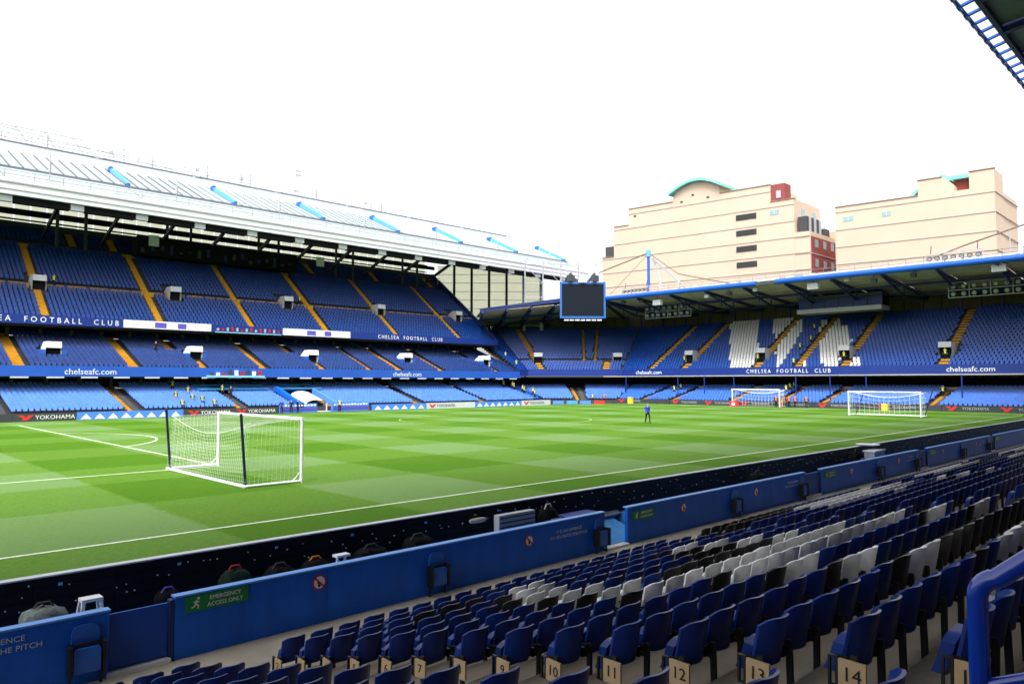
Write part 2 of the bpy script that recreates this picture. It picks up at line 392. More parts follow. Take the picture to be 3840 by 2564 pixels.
# ------------------------------------------------ west stand (left side of the picture)
WX0, WX1 = 4., 96.5
ws = thing('side_stand', 'long three-tier stand with blue seats, orange aisles and sloping white roof', 'stand', (50, 76, 0))
low_p = [(WX0, 70.4), (WX1 - 1, 70.4)]; mid_p = [(WX0, 76.3), (WX1, 76.3)]; up_p = [(WX0, 82.3), (WX1, 82.3)]
low_r = tier('lower_terrace', low_p, 10.2, .30, 2.95, 13, 'concrete_d', ws)
mid_r = tier('middle_terrace', mid_p, 11.6, 5.10, 9.45, 15, 'concrete_d', ws)
up_r = tier('upper_terrace', up_p, 18.7, 11.15, 24.7, 25, 'concrete_d', ws)
AL = [17.9, 30.5, 43.0, 55.6, 70.2, 83.4]; AM = [20.6, 32.3, 40.5, 48.6, 57.6, 65.5, 71.2, 79.5, 92.0]; AU = [12.0, 24.1, 37.1, 49.6, 61.6, 74.6, 88.3]
VX = [24.1, 40.4, 57.4, 74.6, 92.0]
AU2 = [18.5, 30.3, 35.6, 46.5, 58.0, 67.5, 81.0, 94.0]
def aisle(path_y, rows, x, k0, k1, w, dd, dz, m='yellow', half=True):
    b = MB()
    for k, d, z in rows:
        if not (k0 <= k <= k1): continue
        y = path_y + k * dd
        b.box(x - w / 2, x + w / 2, y + .02, y + dd, z + .004, z + .05)
        b.box(x - w / 2, x + w / 2, y + dd * .5, y + dd - .03, z + .052, z + dz * .5 + .03, 0); b.box(x - w / 2, x + w / 2, y + dd - .025, y + dd - .004, z + .052, z + dz, 0)
    b.build('aisle_steps', m, ws)
    r = MB()
    for k, d, z in rows:
        if k0 <= k <= k1 and k % 2 == 0: r.box(x + w / 2 - .09, x + w / 2, path_y + k * dd - .03, path_y + k * dd + .02, z - dz + .05, z + .02)
for x in AU: aisle(82.3, up_r, x, 0, 19, .8, 18.7 / 25, 13.55 / 25)
for x in AU2: aisle(82.3, up_r, x, 21, 24, .9, 18.7 / 25, 13.55 / 25)
for x in AM:
    v = min(abs(x - q) for q in VX) < 1
    aisle(76.3, mid_r, x, 0, 3 if v else 14, 1.1, 11.6 / 15, 4.35 / 15)
    if v: aisle(76.3, mid_r, x - 1.9, 8, 14, 1.0, 11.6 / 15, 4.35 / 15)
for x in AL:
    aisle(70.4, low_r, x - .35, 0, 12, .4, 10.2 / 13, 2.65 / 13); aisle(70.4, low_r, x + .28, 0, 12, .7, 10.2 / 13, 2.65 / 13, 'grey_step')
def gap(x, A, w): return any(abs(x - a) < w for a in A)
def skip_up(si, k, p, s, ln):
    if k in (8, 20): return True
    if k < 20 and gap(p.x, AU, .66): return True
    if k > 20 and gap(p.x, AU2, .7): return True
    return 6 <= k <= 10 and gap(p.x, VX, 1.05)
def skip_mid(si, k, p, s, ln):
    for x in AM:
        v = gap(x, VX, 1)
        if v and k <= 3 and abs(p.x - x) < .72: return True
        if v and k >= 8 and abs(p.x - x + 1.9) < .75: return True
        if not v and abs(p.x - x) < .72: return True
    return (4 <= k <= 7 and gap(p.x - .3, VX, 1.15))
TUN = (49.6, 56.6)
def skip_low(si, k, p, s, ln): return gap(p.x, AL, .85) or (TUN[0] < p.x < TUN[1] and k < 8)
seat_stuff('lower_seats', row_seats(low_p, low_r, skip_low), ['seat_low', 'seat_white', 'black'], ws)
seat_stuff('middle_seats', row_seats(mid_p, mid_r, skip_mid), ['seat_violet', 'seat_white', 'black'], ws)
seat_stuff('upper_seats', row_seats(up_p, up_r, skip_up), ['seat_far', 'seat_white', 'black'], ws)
# orange edges of the gangways that run across the upper tier
for k, y0 in ((8, 82.3 + 8 * .748), (20, 82.3 + 20 * .748)):
    z = 11.15 + k * .542
    x = WX0 + 1
    while x < WX1 - 1:
        ln = random.choice((.9, 1.4, 2.2)) if k == 8 else random.choice((2.5, 4., 6.))
        b = MB().box(x, min(x + ln, WX1 - .5), y0 - .06, y0 - .01, z - .30, z + (.34 if k == 8 else .12)); b.build('gangway_edge', 'yellow', ws); x += ln + (.35 if k == 8 else .5)
# fascias, soffits, recess walls
MB().box(WX0, WX1 + .6, 75.9, 76.29, 4.2, 5.38).build('lower_fascia', 'fascia_l', ws)
MB().box(WX0, WX1 + .6, 81.9, 82.29, 10.35, 11.42).build('upper_fascia', 'fascia', ws)
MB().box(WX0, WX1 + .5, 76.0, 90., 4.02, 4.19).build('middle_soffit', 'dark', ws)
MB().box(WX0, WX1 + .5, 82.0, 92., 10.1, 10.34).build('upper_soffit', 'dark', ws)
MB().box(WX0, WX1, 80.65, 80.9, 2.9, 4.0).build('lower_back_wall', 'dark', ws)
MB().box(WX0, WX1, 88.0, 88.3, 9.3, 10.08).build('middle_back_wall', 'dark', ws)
x = 6.
while x < WX1 - 2:       # pale strips of the soffit lights under each fascia, columns and box windows in the recess
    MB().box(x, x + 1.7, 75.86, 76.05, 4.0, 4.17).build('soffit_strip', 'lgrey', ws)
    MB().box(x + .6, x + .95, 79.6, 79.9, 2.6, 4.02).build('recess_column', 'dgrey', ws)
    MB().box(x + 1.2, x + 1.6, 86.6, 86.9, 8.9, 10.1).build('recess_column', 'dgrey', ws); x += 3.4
# sloping end parapets
for nm, P in (('end_wall', [(82.0, 10.1), (82.0, 11.7), (101.2, 25.8), (103.4, 25.8), (103.4, 10.1)]), ('end_wall', [(76., 4.0), (76., 5.6), (88.3, 10.0), (88.3, 4.0)]), ('end_wall', [(70.3, -.5), (70.3, .9), (80.8, 3.6), (80.8, -.5)])):
    MB().prism([(WX1 + .02, y, z) for y, z in P], (.35, 0, 0)).build(nm, 'navy', ws)
# vomitory hoods
def hood(parent, p, ang, m, w=1.5, h=2.2, d=2.6, trim=None):
    b = MB(); c, s = math.cos(ang), math.sin(ang)
    P = []
    for x in (-w / 2, w / 2):
        P += [(x, -.2, 0), (x, -.2, h), (x, d * .45, h), (x, d, h * .55), (x, d, 0)]
    T = [(p[0] + c * x - s * y, p[1] + s * x + c * y, p[2] + z) for x, y, z in P]
    tw = w / 2; b.add([(p[0] + c * x - s * y, p[1] + s * x + c * y, p[2] + z) for x, y, z in [(-tw, -.2, h), (tw, -.2, h), (tw, -.32, h * .62), (-tw, -.32, h * .62)]], [(0, 3, 2, 1)], 0)
    b.add(T, [(1, 6, 7, 2), (2, 7, 8, 3), (0, 1, 2, 3, 4), (9, 8, 7, 6, 5)], 0)
    b.add([(p[0] + c * x - s * y, p[1] + s * x + c * y, p[2] + z) for x, y, z in
           [(-w / 2 + .05, .3, 0), (w / 2 - .05, .3, 0), (w / 2 - .05, .3, h - .1), (-w / 2 + .05, .3, h - .1)]], [(0, 1, 2, 3)], 1)
    o = b.build('vomitory', [m, 'dark'], parent)
    if trim:
        t = MB()
        for x in (-w / 2 - .5, w / 2 + .5): t.obox((p[0] + c * x - s * .6, p[1] + s * x + c * .6, p[2] + .45), (c * .06, s * .06, 0), (-s * .9, c * .9, 0), (0, 0, .5))
        for x in (-w / 2 - .3, w / 2 + .3): t.obox((p[0] + c * x + s * .3, p[1] + s * x - c * .3, p[2] + .45), (c * .25, s * .25, 0), (-s * .05, c * .05, 0), (0, 0, .5))
        t.build('parapet', trim, o)
    return o
for x in VX:
    hood(ws, (x + .3, 79.9, 6.35), 0, 'white', 1.6, 1.9, 2.4, 'fascia_l')
    hood(ws, (x + .2, 87.6, 14.9), 0, 'lgrey', 1.5, 1.95, 2.6)
# lettering on the fascias
X = (1, 0, 0)
text('CHELSEA  FOOTBALL  CLUB', (31.9, 81.88, 10.86), X, .92, 'text', ws, sx=.92, ext=.01, sp=1.62, align='RIGHT')
text('CHELSEA  FOOTBALL  CLUB', (77.1, 81.88, 10.86), X, .85, 'text', ws, sx=.9, ext=.01, sp=1.45)
text('chelseafc.com', (27.4, 75.88, 4.72), X, .95, 'text', ws, sx=1.02, ext=.01); text('chelseafc.com', (72.0, 75.88, 4.72), X, .95, 'text', ws, sx=1.04, ext=.01)
for x0, x1 in ((32.4, 43.4), (53.9, 65.2)):
    b = MB().box(x0, x1, 81.78, 81.88, 10.42, 11.40); bo = b.build('banner', 'white', ws)
    q = MB()
    for a, c, m in ((.34, .47, 0), (.60, .70, 0)): q.box(x0 + (x1 - x0) * a, x0 + (x1 - x0) * c, 81.765, 81.78, 10.55, 11.25, m)
    q.build('print_block', 'purple', bo)
    q = MB()
    for i in range(22):
        a = x0 + .4 + i * .26 if i < 11 else x1 - .5 - (i - 11) * .24
        q.box(a, a + .14, 81.765, 81.78, 10.72, 10.72 + random.uniform(.22, .42))
    stuff(q.build('print_marks', 'lgrey', bo))
b = MB()
for i in range(14): b.box(44.2 + i * .68, 44.2 + i * .68 + .3, 81.8, 81.88, 10.6, 10.9 + random.random() * .3, i % 2)
b.build('fascia_fittings', ['grey', 'sign_r'], ws)
MB().box(44, 53.6, 81.72, 81.88, 10.34, 10.46).build('ledge', 'cyan', ws)
MB().box(40.6, 48.2, 75.55, 75.89, 4.14, 4.4).build('ledge', 'cyan', ws)
b = MB()
for i in range(9): b.box(41. + i * .8, 41. + i * .8 + .4, 75.6, 75.86, 4.41, 4.7 + random.random() * .5, (0, 1, 2)[i % 3])
b.build('balcony_equipment', ['dgrey', 'white', 'sign_r'], ws)

# --- roof
def rz(y): return 26.7 + (y - 80) * .436
BX = [33.6 + 14.5 * k for k in range(-3, 7)]      # bay lines
RX0, RX1 = -9.9, 121.
SL = Vector((0, 1, .436)); UP = Vector((0, -.436, 1)).normalized()
pnl = MB(); ln = 1.42; y0, y1 = 85.7, 104.6
pnl.obox((0, (y0 + y1) / 2, (rz(y0) + rz(y1)) / 2), (ln / 2, 0, 0), (SL * (y1 - y0) / 2)[:], (UP * .05)[:]); pme = pnl.mesh('roof_panel', 'roofw')
rib = MB().obox((0, 91.4, rz(91.4) + .10), (.05, 0, 0), (SL * 5.0)[:], (UP * .13)[:]); rme = rib.mesh('roof_rib', 'seam')
rme2 = MB().obox((0, 91.4, rz(91.4) + .06), (.04, 0, 0), (SL * 5.0)[:], (UP * .09)[:]).mesh('roof_rib', 'seam'); rme3 = MB().obox((0, 91.4, rz(91.4) + .05), (.03, 0, 0), (SL * 5.0)[:], (UP * .06)[:]).mesh('roof_rib', 'lgrey')
x = RX0
while x < RX1: put('roof_panel', pme, ws, Matrix.Translation((x + .725, 0, random.uniform(0, .02)))); put('roof_rib', rme if x < 45 else rme2 if x < 80 else rme3, ws, Matrix.Translation((x, 0, 0))); x += 1.45
b = MB().obox(((RX0 + RX1) / 2, (y0 + y1) / 2, (rz(y0) + rz(y1)) / 2 - .12), ((RX1 - RX0) / 2, 0, 0), (SL * (y1 - y0) / 2)[:], (UP * .05)[:]); b.build('roof_deck', 'seam', ws)
apr = MB().obox((0, 82.9, rz(82.9) - .05), (7.18, 0, 0), (SL * 2.75)[:], (UP * .05)[:]).mesh('apron_panel', 'roofw')
x = RX0
while x < RX1 - 2: put('apron_panel', apr, ws, Matrix.Translation((x + 7.25, 0, 0))); x += 14.5
MB().box(RX0, RX1, 79.7, 80.2, 24.75, 26.62).build('roof_gutter', 'gutter', ws)
MB().box(RX0, RX1, 79.55, 79.69, 26.05, 26.2)  .build('gutter_lip', 'grey', ws)
MB().box(RX0, RX1, 79.58, 79.69, 25.3, 25.42).build('gutter_lip', 'lgrey', ws)
MB().box(RX0, RX1, 85.55, 85.72, rz(85.6) - .05, rz(85.6) + .28).build('apron_ridge', 'seam', ws)
for k, x in enumerate(BX):
    b = MB().prism([(x, 86.2, rz(86.2)), (x, 86.2, rz(86.2) + .5), (x, 87.2, rz(87.2) + .75), (x, 93.5, rz(93.5) + .85), (x, 94.6, rz(94.6) + .5), (x, 94.6, rz(94.6))], (.32, 0, 0))
    o = b.build('roof_fin', 'fin', ws)
    MB().box(x - .05, x + .37, 86.0, 87.0, rz(86) + .1, rz(86) + .6).build('fin_shoe', 'fin_d', o)
    MB().box(x - .05, x + .37, 93.9, 95.0, rz(94) + .1, rz(94) + 1.0).build('fin_shoe', 'fin_d', o)
    b = MB().tube((x + 4.6, 81.2, rz(81)), (x + 4.6, 81.2, rz(81) + 3.4), .06).tube((x + 4.6, 81.2, rz(81) + 1.2), (x + 4.6, 81.2, rz(81) + 2.3), .16)
    b.build('roof_post', 'grey', ws)
    MB().tube((x + 9, 104.5, rz(104.5)), (x + 9, 104.5, rz(104.5) + 2.2), .07).build('roof_post', 'wire', ws)
    b = MB().tube((x + 1, 104.4, rz(104) + .2), (x + 3.4, 104.4, rz(104) + 1.1), .05).box(x + .8, x + 1.2, 104.2, 104.6, rz(104) + .2, rz(104) + .6); b.build('roof_light', 'grey', ws)
b = MB()
for z in (.7, 1.3): b.tube((RX0, 104.8, rz(104.8) + z), (RX1 - 20, 104.8, rz(104.8) + z), .04, 4)
x = RX0
while x < RX1 - 20: b.tube((x, 104.8, rz(104.8)), (x, 104.8, rz(104.8) + 1.3), .035, 4); x += 3.6
b.build('ridge_railing', 'wire', ws); MB().box(RX0, RX1, 104.5, 104.75, rz(104.6), rz(104.6) + .3).build('ridge_cap', 'seam', ws)
b = MB(); x = RX0                 # light steel lattice and cables standing above the ridge
while x < 32:
    b.tube((x, 105.6, rz(105)), (x + 1.8, 105.6, rz(105) + 2.6), .05, 4); b.tube((x + 1.8, 105.6, rz(105) + 2.6), (x + 3.6, 105.6, rz(105)), .05, 4); x += 3.6
b.tube((RX0, 105.6, rz(105) + 2.6), (33, 105.6, rz(105) + 2.6), .06, 4); b.tube((RX0, 106.6, rz(105) + 4.6), (46, 105.2, rz(105) + .6), .05, 4)
b.build('ridge_lattice', 'grey', ws)
for x in (22., 38.5, 51.5, 59., 84.):
    b = MB().tube((x, 105., rz(105)), (x, 105., rz(105) + 2.4), .07, 5).beam((x, 105, rz(105) + 2.3), (x - 2.2, 103.6, rz(105) + 1.1), .08, .08).box(x - 2.5, x - 2.0, 103.4, 103.8, rz(105) + .7, rz(105) + 1.15); b.build('ridge_lamp', 'grey', ws)
b = MB()
for z in (.5, .95): b.tube((RX0, 80., 26.6 + z), (RX1, 80., 26.6 + z), .03, 4)
x = RX0
while x < RX1: b.tube((x, 80., 26.6), (x, 80., 27.55), .03, 4); x += 2.9
b.build('gutter_railing', 'wire', ws)
# underside: black edge truss, rafters, columns, hatches, rear glazing
x = RX0 + 1.
i = 0
while x < RX1 - 4:
    MB().box(x, x + 5.6, 80.3, 81.1, 23.95, 24.72).build('edge_truss', 'dark', ws)
    MB().box(x + 5.7, x + 7.1, 80.2, 80.9, 24.0, 24.70).build('edge_lamp_box', 'lgrey', ws); x += 7.25; i += 1
for x in BX:
    for dx in (0, 7.25):
        if x + dx > WX1: continue
        b = MB().beam((x + dx, 80.8, 24.5), (x + dx, 103.2, 31.5), .35, .9).beam((x + dx, 88., 26.4), (x + dx, 97, 23.2), .3, .5); b.build('rafter', 'black', ws)
    for dx, dz in ((0, 0), (11, 0)):
        if 4 < x + dx < WX1: MB().tube((x + dx - 2, 97.2, 22.0), (x + dx - 2, 97.2, 29.6), .22, 8).build('roof_column', 'dgrey', ws)
for y, z in ((86.5, 25.9), (92., 26.9), (97, 27.9)): MB().box(RX0, WX1 + .5, y, y + .4, z, z + .45).build('roof_purlin', 'dark', ws)
MB().box(WX0, WX1, 101.2, 101.5, 23.4, 25.7).build('rear_wall', 'dgrey', ws); MB().box(WX0, WX1, 100.4, 100.8, 26.5, 27.2).build('rear_catwalk', 'dark', ws)
pm_ = MB().box(-.92, .92, 103.0, 103.06, 25.0, 36.0).mesh('pane', 'pane'); x = WX0
while x < WX1 - 1: put('pane', pm_, ws, Matrix.Translation((x + 1, 0, 0))); x += 2.0
b = MB()
for z in (26.2, 27.6, 29.2): b.box(WX0, WX1, 102.85, 102.98, z, z + .22)
b.build('glazing_bar', 'black', ws)
b = MB().box(37.5, 62.5, 94.3, 96.6, 21.9, 24.6, 0)
for i in range(18): b.box(38 + i * 1.35, 38.5 + i * 1.35, 94.2, 94.31, 22.3 + (i % 3) * .3, 22.9 + (i % 4) * .3, 1 + i % 2)
b.build('camera_gantry', ['dark', 'dgrey', 'navy'], ws)
for x in (39., 66.): MB().box(x, x + 1.4, 94.0, 94.2, 23.3, 24.9).build('gantry_panel', 'white', ws)
# communications mast on the ridge
am = thing('antenna_mast', 'thin grey antenna mast on the ridge of the white roof', 'antenna', (67.6, 104.9, 37.5))
b = MB().tube((67.6, 104.9, 37.4), (67.6, 104.9, 42.6), .07); b.build('pole', 'grey', am)
for z in (41.6, 42.4): MB().box(67.5, 68.6, 104.8, 105, z - .12, z + .12).build('aerial', 'grey', am)
for z in (37.9, 38.9): MB().box(67.2, 68.4, 104.6, 105.2, z - .3, z + .3).build('equipment_box', 'lgrey', am)

# ------------------------------------------------ glazed screen of the corner
gs = thing('corner_glazing', 'tall cream translucent corner screen with dark posts beside the white roof', 'glazed screen', (104, 92, 16))
GA, GB = Vector((96.3, 99.4)), Vector((111.8, 84.6)); gd = (GB - GA).normalized(); gl = (GB - GA).length; gn = Vector((gd.y, -gd.x))
NB = 6
for i in range(NB):
    a = GA + gd * gl * i / NB; c = GA + gd * gl * (i + 1) / NB
    for j in range(7):
        z0 = 15.0 + j * 1.75
        P = [(*(a + gd * .08), z0), (*(c - gd * .08), z0), (*(c - gd * .08), z0 + 1.68), (*(a + gd * .08), z0 + 1.68)]
        MB().prism(P, (-gn.x * .04, -gn.y * .04, 0)).build('pane', 'pane', gs)
    if i: 
        p = a + gn * .25; MB().tube((p.x, p.y, 14), (p.x, p.y, 28.0), .26 if i < 5 else .35, 8).build('post', 'black' if i < 5 else 'grey', gs)
for j in range(8):
    z = 14.96 + j * 1.75; p = GA + gn * .1; q = GB + gn * .1
    MB().beam((p.x, p.y, z), (q.x, q.y, z), .07, .09).build('glazing_bar', 'grey', gs)
p = GB + gn * .25; MB().tube((p.x, p.y, 14), (p.x, p.y, 27.6), .4, 8).build('post', 'grey', gs)
# ------------------------------------------------ end stand with its angled corner (right side)
es = thing('end_stand', 'two-tier stand behind the far goal with blue seats and a blue roof tube', 'stand', (116, 30, 0))
FY = -16.
el_p = [(WX1 - 1.5, 70.6), (97.6, 70.6), (107.6, 61.6), (107.6, FY)]; eu_p = [(WX1 + .4, 76.2), (99.2, 76.2), (112.2, 64.4), (112.2, FY)]
el_r = tier('lower_terrace', el_p, 9.6, .35, 2.5, 12, 'concrete_d', es)
eu_r = tier('upper_terrace', eu_p, 15.8, 5.55, 14.4, 21, 'concrete_d', es)
EA = [58.4, 51.6, 38.3, 31.6, 24.6, 11.7, 1.5]; ELA = [57.0, 51.0, 40.3, 32.5, 26.0, 12.0, 0.]
EV = [51.6, 38.3, 25.1, 11.75]
def on_path(path, si, s, d, z):
    A = offs(path, d); t = (A[si + 1] - A[si]).normalized(); p = A[si] + t * s; return Vector((p.x, p.y, z)), math.atan2(t.y, t.x)
def aisle2(path, rows, k0, k1, place, w, m='yellow'):
    b = MB(); dd = rows[1][1] - rows[0][1]; dz = rows[1][2] - rows[0][2]
    for k, d, z in rows:
        if not (k0 <= k <= k1): continue
        p, t, n = place(k * dd + dd / 2)
        b.obox((p.x, p.y, z + .03), (t * w / 2).to_3d(), (n * dd * .49).to_3d(), (0, 0, .026))
        q = p + n * dd * .25; b.obox((q.x, q.y, z + .06 + dz * .22), (t * w / 2).to_3d(), (n * dd * .24).to_3d(), (0, 0, dz * .22))
    b.build('aisle_steps', m, es)
def straight(y): return lambda d: (Vector((112.2 + d, y)), Vector((0, -1)), Vector((1, 0)))
def straight_l(y): return lambda d: (Vector((107.6 + d, y)), Vector((0, -1)), Vector((1, 0)))
def diag(path, fr):
    def f(d):
        A = offs(path, d); t = (A[2] - A[1]).normalized(); return A[1].lerp(A[2], fr), t, Vector((-t.y, t.x))
    return f
for y in EA:
    if gap(y, EV, .6): aisle2(eu_p, eu_r, 0, 2, straight(y), 1.15); aisle2(eu_p, eu_r, 7, 20, straight(y), 1.0)
    else: aisle2(eu_p, eu_r, 0, 20, straight(y), 1.0)
DG = ((.16, 1.0, 0, 20), (.60, .45, 4, 20), (.70, .45, 4, 20), (.82, 1.2, 0, 3))
for fr, w, a, c in DG: aisle2(eu_p, eu_r, a, c, diag(eu_p, fr), w)
for y in ELA: aisle2(el_p, el_r, 0, 11, straight_l(y), .5); aisle2(el_p, el_r, 0, 11, straight_l(y - .7), .8, 'grey_step')
aisle2(el_p, el_r, 0, 11, diag(el_p, .45), .5); aisle2(el_p, el_r, 0, 11, diag(el_p, .52), .8, 'grey_step')
LET = [[(51.5, 128.3), (45.6, 127.8), (40.6, 118), (36.5, 111.), (42.0, 111.)], [(43.1, 128.2), (37.6, 127.8), (35.4, 123.5), (34.2, 111.), (38.6, 119.9)],
       [(32.4, 117.5), (29.1, 111.), (32.1, 111.)], [(33.6, 126.6), (30.7, 126.6), (29.6, 124.1), (28.2, 124), (25.9, 119.3), (26.2, 116.1), (25.1, 111.), (26.9, 111.), (32.2, 121.4)],
       [(24.9, 114.6), (23.2, 114.8), (21.6, 111.), (24.3, 111.)]]
def col_eu(si, k, p): return 1 if si == 2 and any(in_poly(p.y, p.x, q) for q in LET) else 0
def skip_eu(si, k, p, s, ln):
    if si == 2:
        for y in EA:
            if abs(p.y - y) < .75 and not (gap(y, EV, .6) and 2 < k < 7): return True
        return 2 < k < 8 and gap(p.y, EV, 1.2)
    if si == 1:
        if k == 4: return True
        if .10 < s / ln < .22 and 2 < k < 7: return True
        return any(abs(s / ln - fr) * ln < w / 2 + .2 and a <= k <= c for fr, w, a, c in DG)
    return False
def skip_el(si, k, p, s, ln):
    if si == 2: return gap(p.y + .35, ELA, .85)
    return si == 1 and abs(s / ln - .485) < .09
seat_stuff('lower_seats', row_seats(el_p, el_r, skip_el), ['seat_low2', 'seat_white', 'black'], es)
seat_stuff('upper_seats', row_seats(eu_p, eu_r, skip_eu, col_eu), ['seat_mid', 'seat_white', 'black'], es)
for y in EV: hood(es, (114.6, y + .1, 7.0), R(-90), 'grey', 1.6, 2.0, 2.6)
for fr in (.16, .92):
    p, t, n = diag(eu_p, fr)(2.6); hood(es, (p.x, p.y, 7.0), math.atan2(t.y, t.x), 'grey', 1.6, 2.0, 2.6)
p0, _, n0 = diag(eu_p, .22)(4 * .752); p1, _, _ = diag(eu_p, .90)(4 * .752); q = p0.copy(); st = (p1 - p0).normalized(); i = 0
while (q - p0).length < (p1 - p0).length:
    e_ = q + st * .75; MB().beam((*(q - n0 * .04), 7.1), (*(e_ - n0 * .04), 7.1), .05, .35).build('gangway_edge', 'yellow', es); q += st * 1.15
def ribbon(name, path, d0, d1, z0, z1, m, segs=None, trim=0):
    b = MB(); A = offs(path, d0); B = offs(path, d1)
    for i in range(len(A) - 1):
        if segs and i not in segs: continue
        b.add([(*A[i], z0), (*A[i + 1], z0), (*B[i + 1], z0), (*B[i], z0), (*A[i], z1), (*A[i + 1], z1), (*B[i + 1], z1), (*B[i], z1)],
              [(0, 3, 2, 1), (4, 5, 6, 7), (0, 1, 5, 4), (2, 3, 7, 6), (3, 0, 4, 7), (1, 2, 6, 5)])
    return b.build(name, m, es)
ribbon('fascia', eu_p, -.3, -.02, 4.62, 5.85, 'fascia')
ribbon('fascia_trim', eu_p, -.34, -.06, 4.48, 4.60, 'grey', (2,))
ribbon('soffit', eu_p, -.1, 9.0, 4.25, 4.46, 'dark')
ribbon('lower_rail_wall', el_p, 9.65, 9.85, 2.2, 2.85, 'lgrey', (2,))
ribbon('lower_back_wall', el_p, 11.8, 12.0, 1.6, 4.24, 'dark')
ribbon('corner_back_wall', el_p, 9.8, 10.0, 1.6, 4.24, 'dark', (0, 1))
ribbon('end_wall_base', el_p, 9.9, 11.7, 2.0, 2.3, 'concrete_d')
for y in (62.4, 51.5, 46.4, 41.1, 30.9, 25.8, 20.8, 9.0, 0): MB().tube((110.6, y, .8), (110.6, y, 4.5), .09, 6).build('stand_column', 'fascia', es)
Yn = (0, -1, 0)
text('chelseafc.com', (111.88, 58.4, 5.2), Yn, .95, 'text', es, ext=.01, sx=1.05)
text('CHELSEA  FOOTBALL  CLUB', (111.88, 32.9, 5.2), Yn, .85, 'text', es, ext=.01, sx=.9, sp=1.45)
text('chelseafc.com', (111.88, 8.3, 5.2), Yn, .95, 'text', es, ext=.01, sx=1.05)
# stair between the two stands
b = MB()
for i in range(22):
    t = i / 22; b.box(97.2, 98.6, 76.4 + t * 14, 77.05 + t * 14, 4.6 + t * 7.8, 5.0 + t * 7.8)
b.build('corner_stair', 'beige', es)
MB().prism([(98.7, 76.3, 4.4), (98.7, 76.3, 6.3), (98.7, 91, 14.4), (98.7, 91, 12.)], (.15, 0, 0)).build('stair_wall', 'fascia', es)
# rear wall: panels and posts
A = offs(eu_p, 16.0)
for si in (1, 2):
    a, c = A[si], A[si + 1]; ln = (c - a).length; t = (c - a) / ln; n = Vector((-t.y, t.x)); k = int(ln / 2.6)
    for i in range(k):
        p = a + t * ln * (i + .5) / k; MB().obox((p.x, p.y, 15.6), (t * (ln / k / 2 - .06)).to_3d(), (n * .08).to_3d(), (0, 0, 2.0)).build('wall_panel', 'bwall', es)
        if i % 2 == 0:
            p = a + t * ln * i / k - n * .25; MB().box(p.x - .14, p.x + .14, p.y - .14, p.y + .14, 13.8, 17.6).build('wall_post', 'navy', es)
    p = (a + c) / 2 + n * .25; MB().obox((p.x, p.y, 15.8), (t * ln / 2).to_3d(), (n * .06).to_3d(), (0, 0, 2.4)).build('rear_wall', 'dark', es)
# roof: tan ceiling panels, navy trusses, deck, railing, blue tube
EDGE = [(99.7, 73.4), (109.6, 65.8), (108.4, 63.5), (108.4, FY)]
def roof_seg(a, c, za, zc, back, k, dm='deck', dh=3.6):
    a, c = Vector(a), Vector(c); ln = (c - a).length; t = (c - a) / ln; n = Vector((-t.y, t.x))
    for i in range(k):
        f0, f1 = i / k, (i + 1) / k; p, q = a.lerp(c, f0), a.lerp(c, f1); z0 = za + (zc - za) * f0; z1 = za + (zc - za) * f1; g = t * .25
        for j in range(4):
            u0, u1 = j / 4, (j + 1) / 4
            P = [(*(p + g + n * (back * u0 + .12)), z0 - .2 - 1.5 * u0), (*(q - g + n * (back * u0 + .12)), z1 - .2 - 1.5 * u0), (*(q - g + n * (back * u1 - .12)), z1 - .2 - 1.5 * u1), (*(p + g + n * (back * u1 - .12)), z0 - .2 - 1.5 * u1)]
            MB().prism(P, (0, 0, .08)).build('ceiling_panel', 'ceil', es)
        b = MB().beam((*p, z0 - .35), (*(p + n * back), z0 - 1.95), .28, .5).beam((*(p + n * 1.), z0 - .6), (*(p + n * back * .45), z0 - 2.5), .2, .25).beam((*(p + n * back * .45), z0 - 2.5), (*(p + n * back), z0 - 2.2), .2, .25)
        for u in (.25, .45, .7): b.beam((*(p + n * back * u), z0 - .4 - 1.5 * u), (*(p + n * back * u), z0 - 2.4), .14, .14)
        b.build('roof_truss', 'navy', es)
        P = [(*p, z0 + .25), (*q, z1 + .25), (*(q + n * back), z1 + dh), (*(p + n * back), z0 + dh)]
        MB().prism(P, (0, 0, .12)).build('roof_deck', dm, es)
    for u in (.35, .75):
        MB().beam((*(a + n * back * u), za - .75 - 1.5 * u), (*(c + n * back * u), zc - .75 - 1.5 * u), .22, .4).build('roof_purlin', 'navy', es)
roof_seg((108.4, 65.0), (108.4, FY), 18.55, 18.55, 20.5, 12)
roof_seg((91.4, 79.8), (108.9, 66.2), 16.4, 18.6, 20., 5, 'navy', .5)
wa, wb = Vector((129., 65.)), Vector((121.2, 82.0))
MB().prism([(108.6, 65.9, 18.3), (*wa, 16.8), (*wa.lerp(wb, .5), 16.8), (*wb, 16.8)], (0, 0, .1)).build('ceiling_panel', 'ceil', es)
MB().prism([(108.6, 65.9, 18.75), (*wa, 20.8), (*wa.lerp(wb, .5), 20.8), (*wb, 19.6)], (0, 0, .1)).build('roof_deck', 'deck', es)
for q in (wa, wa.lerp(wb, .5), wb): MB().beam((108.7, 65.9, 18.1), (*q, 16.5), .28, .5).build('roof_truss', 'navy', es)
MB().tube((108.3, 66.5, 18.7), (108.3, 35.7, 18.62), .42, 14).build('roof_tube', 'tube', es, True)
MB().tube((108.3, 32.6, 18.6), (108.3, FY, 18.5), .42, 14).build('roof_tube', 'tube', es, True)
MB().box(108.0, 108.7, 32.6, 35.7, 18.25, 18.85).build('tube_joint', 'dgrey', es)
MB().beam((91.2, 80.4, 16.4), (105.4, 69.2, 18.9), .5, .7).build('corner_roof_beam', 'navy', es)
b = MB(); y = FY
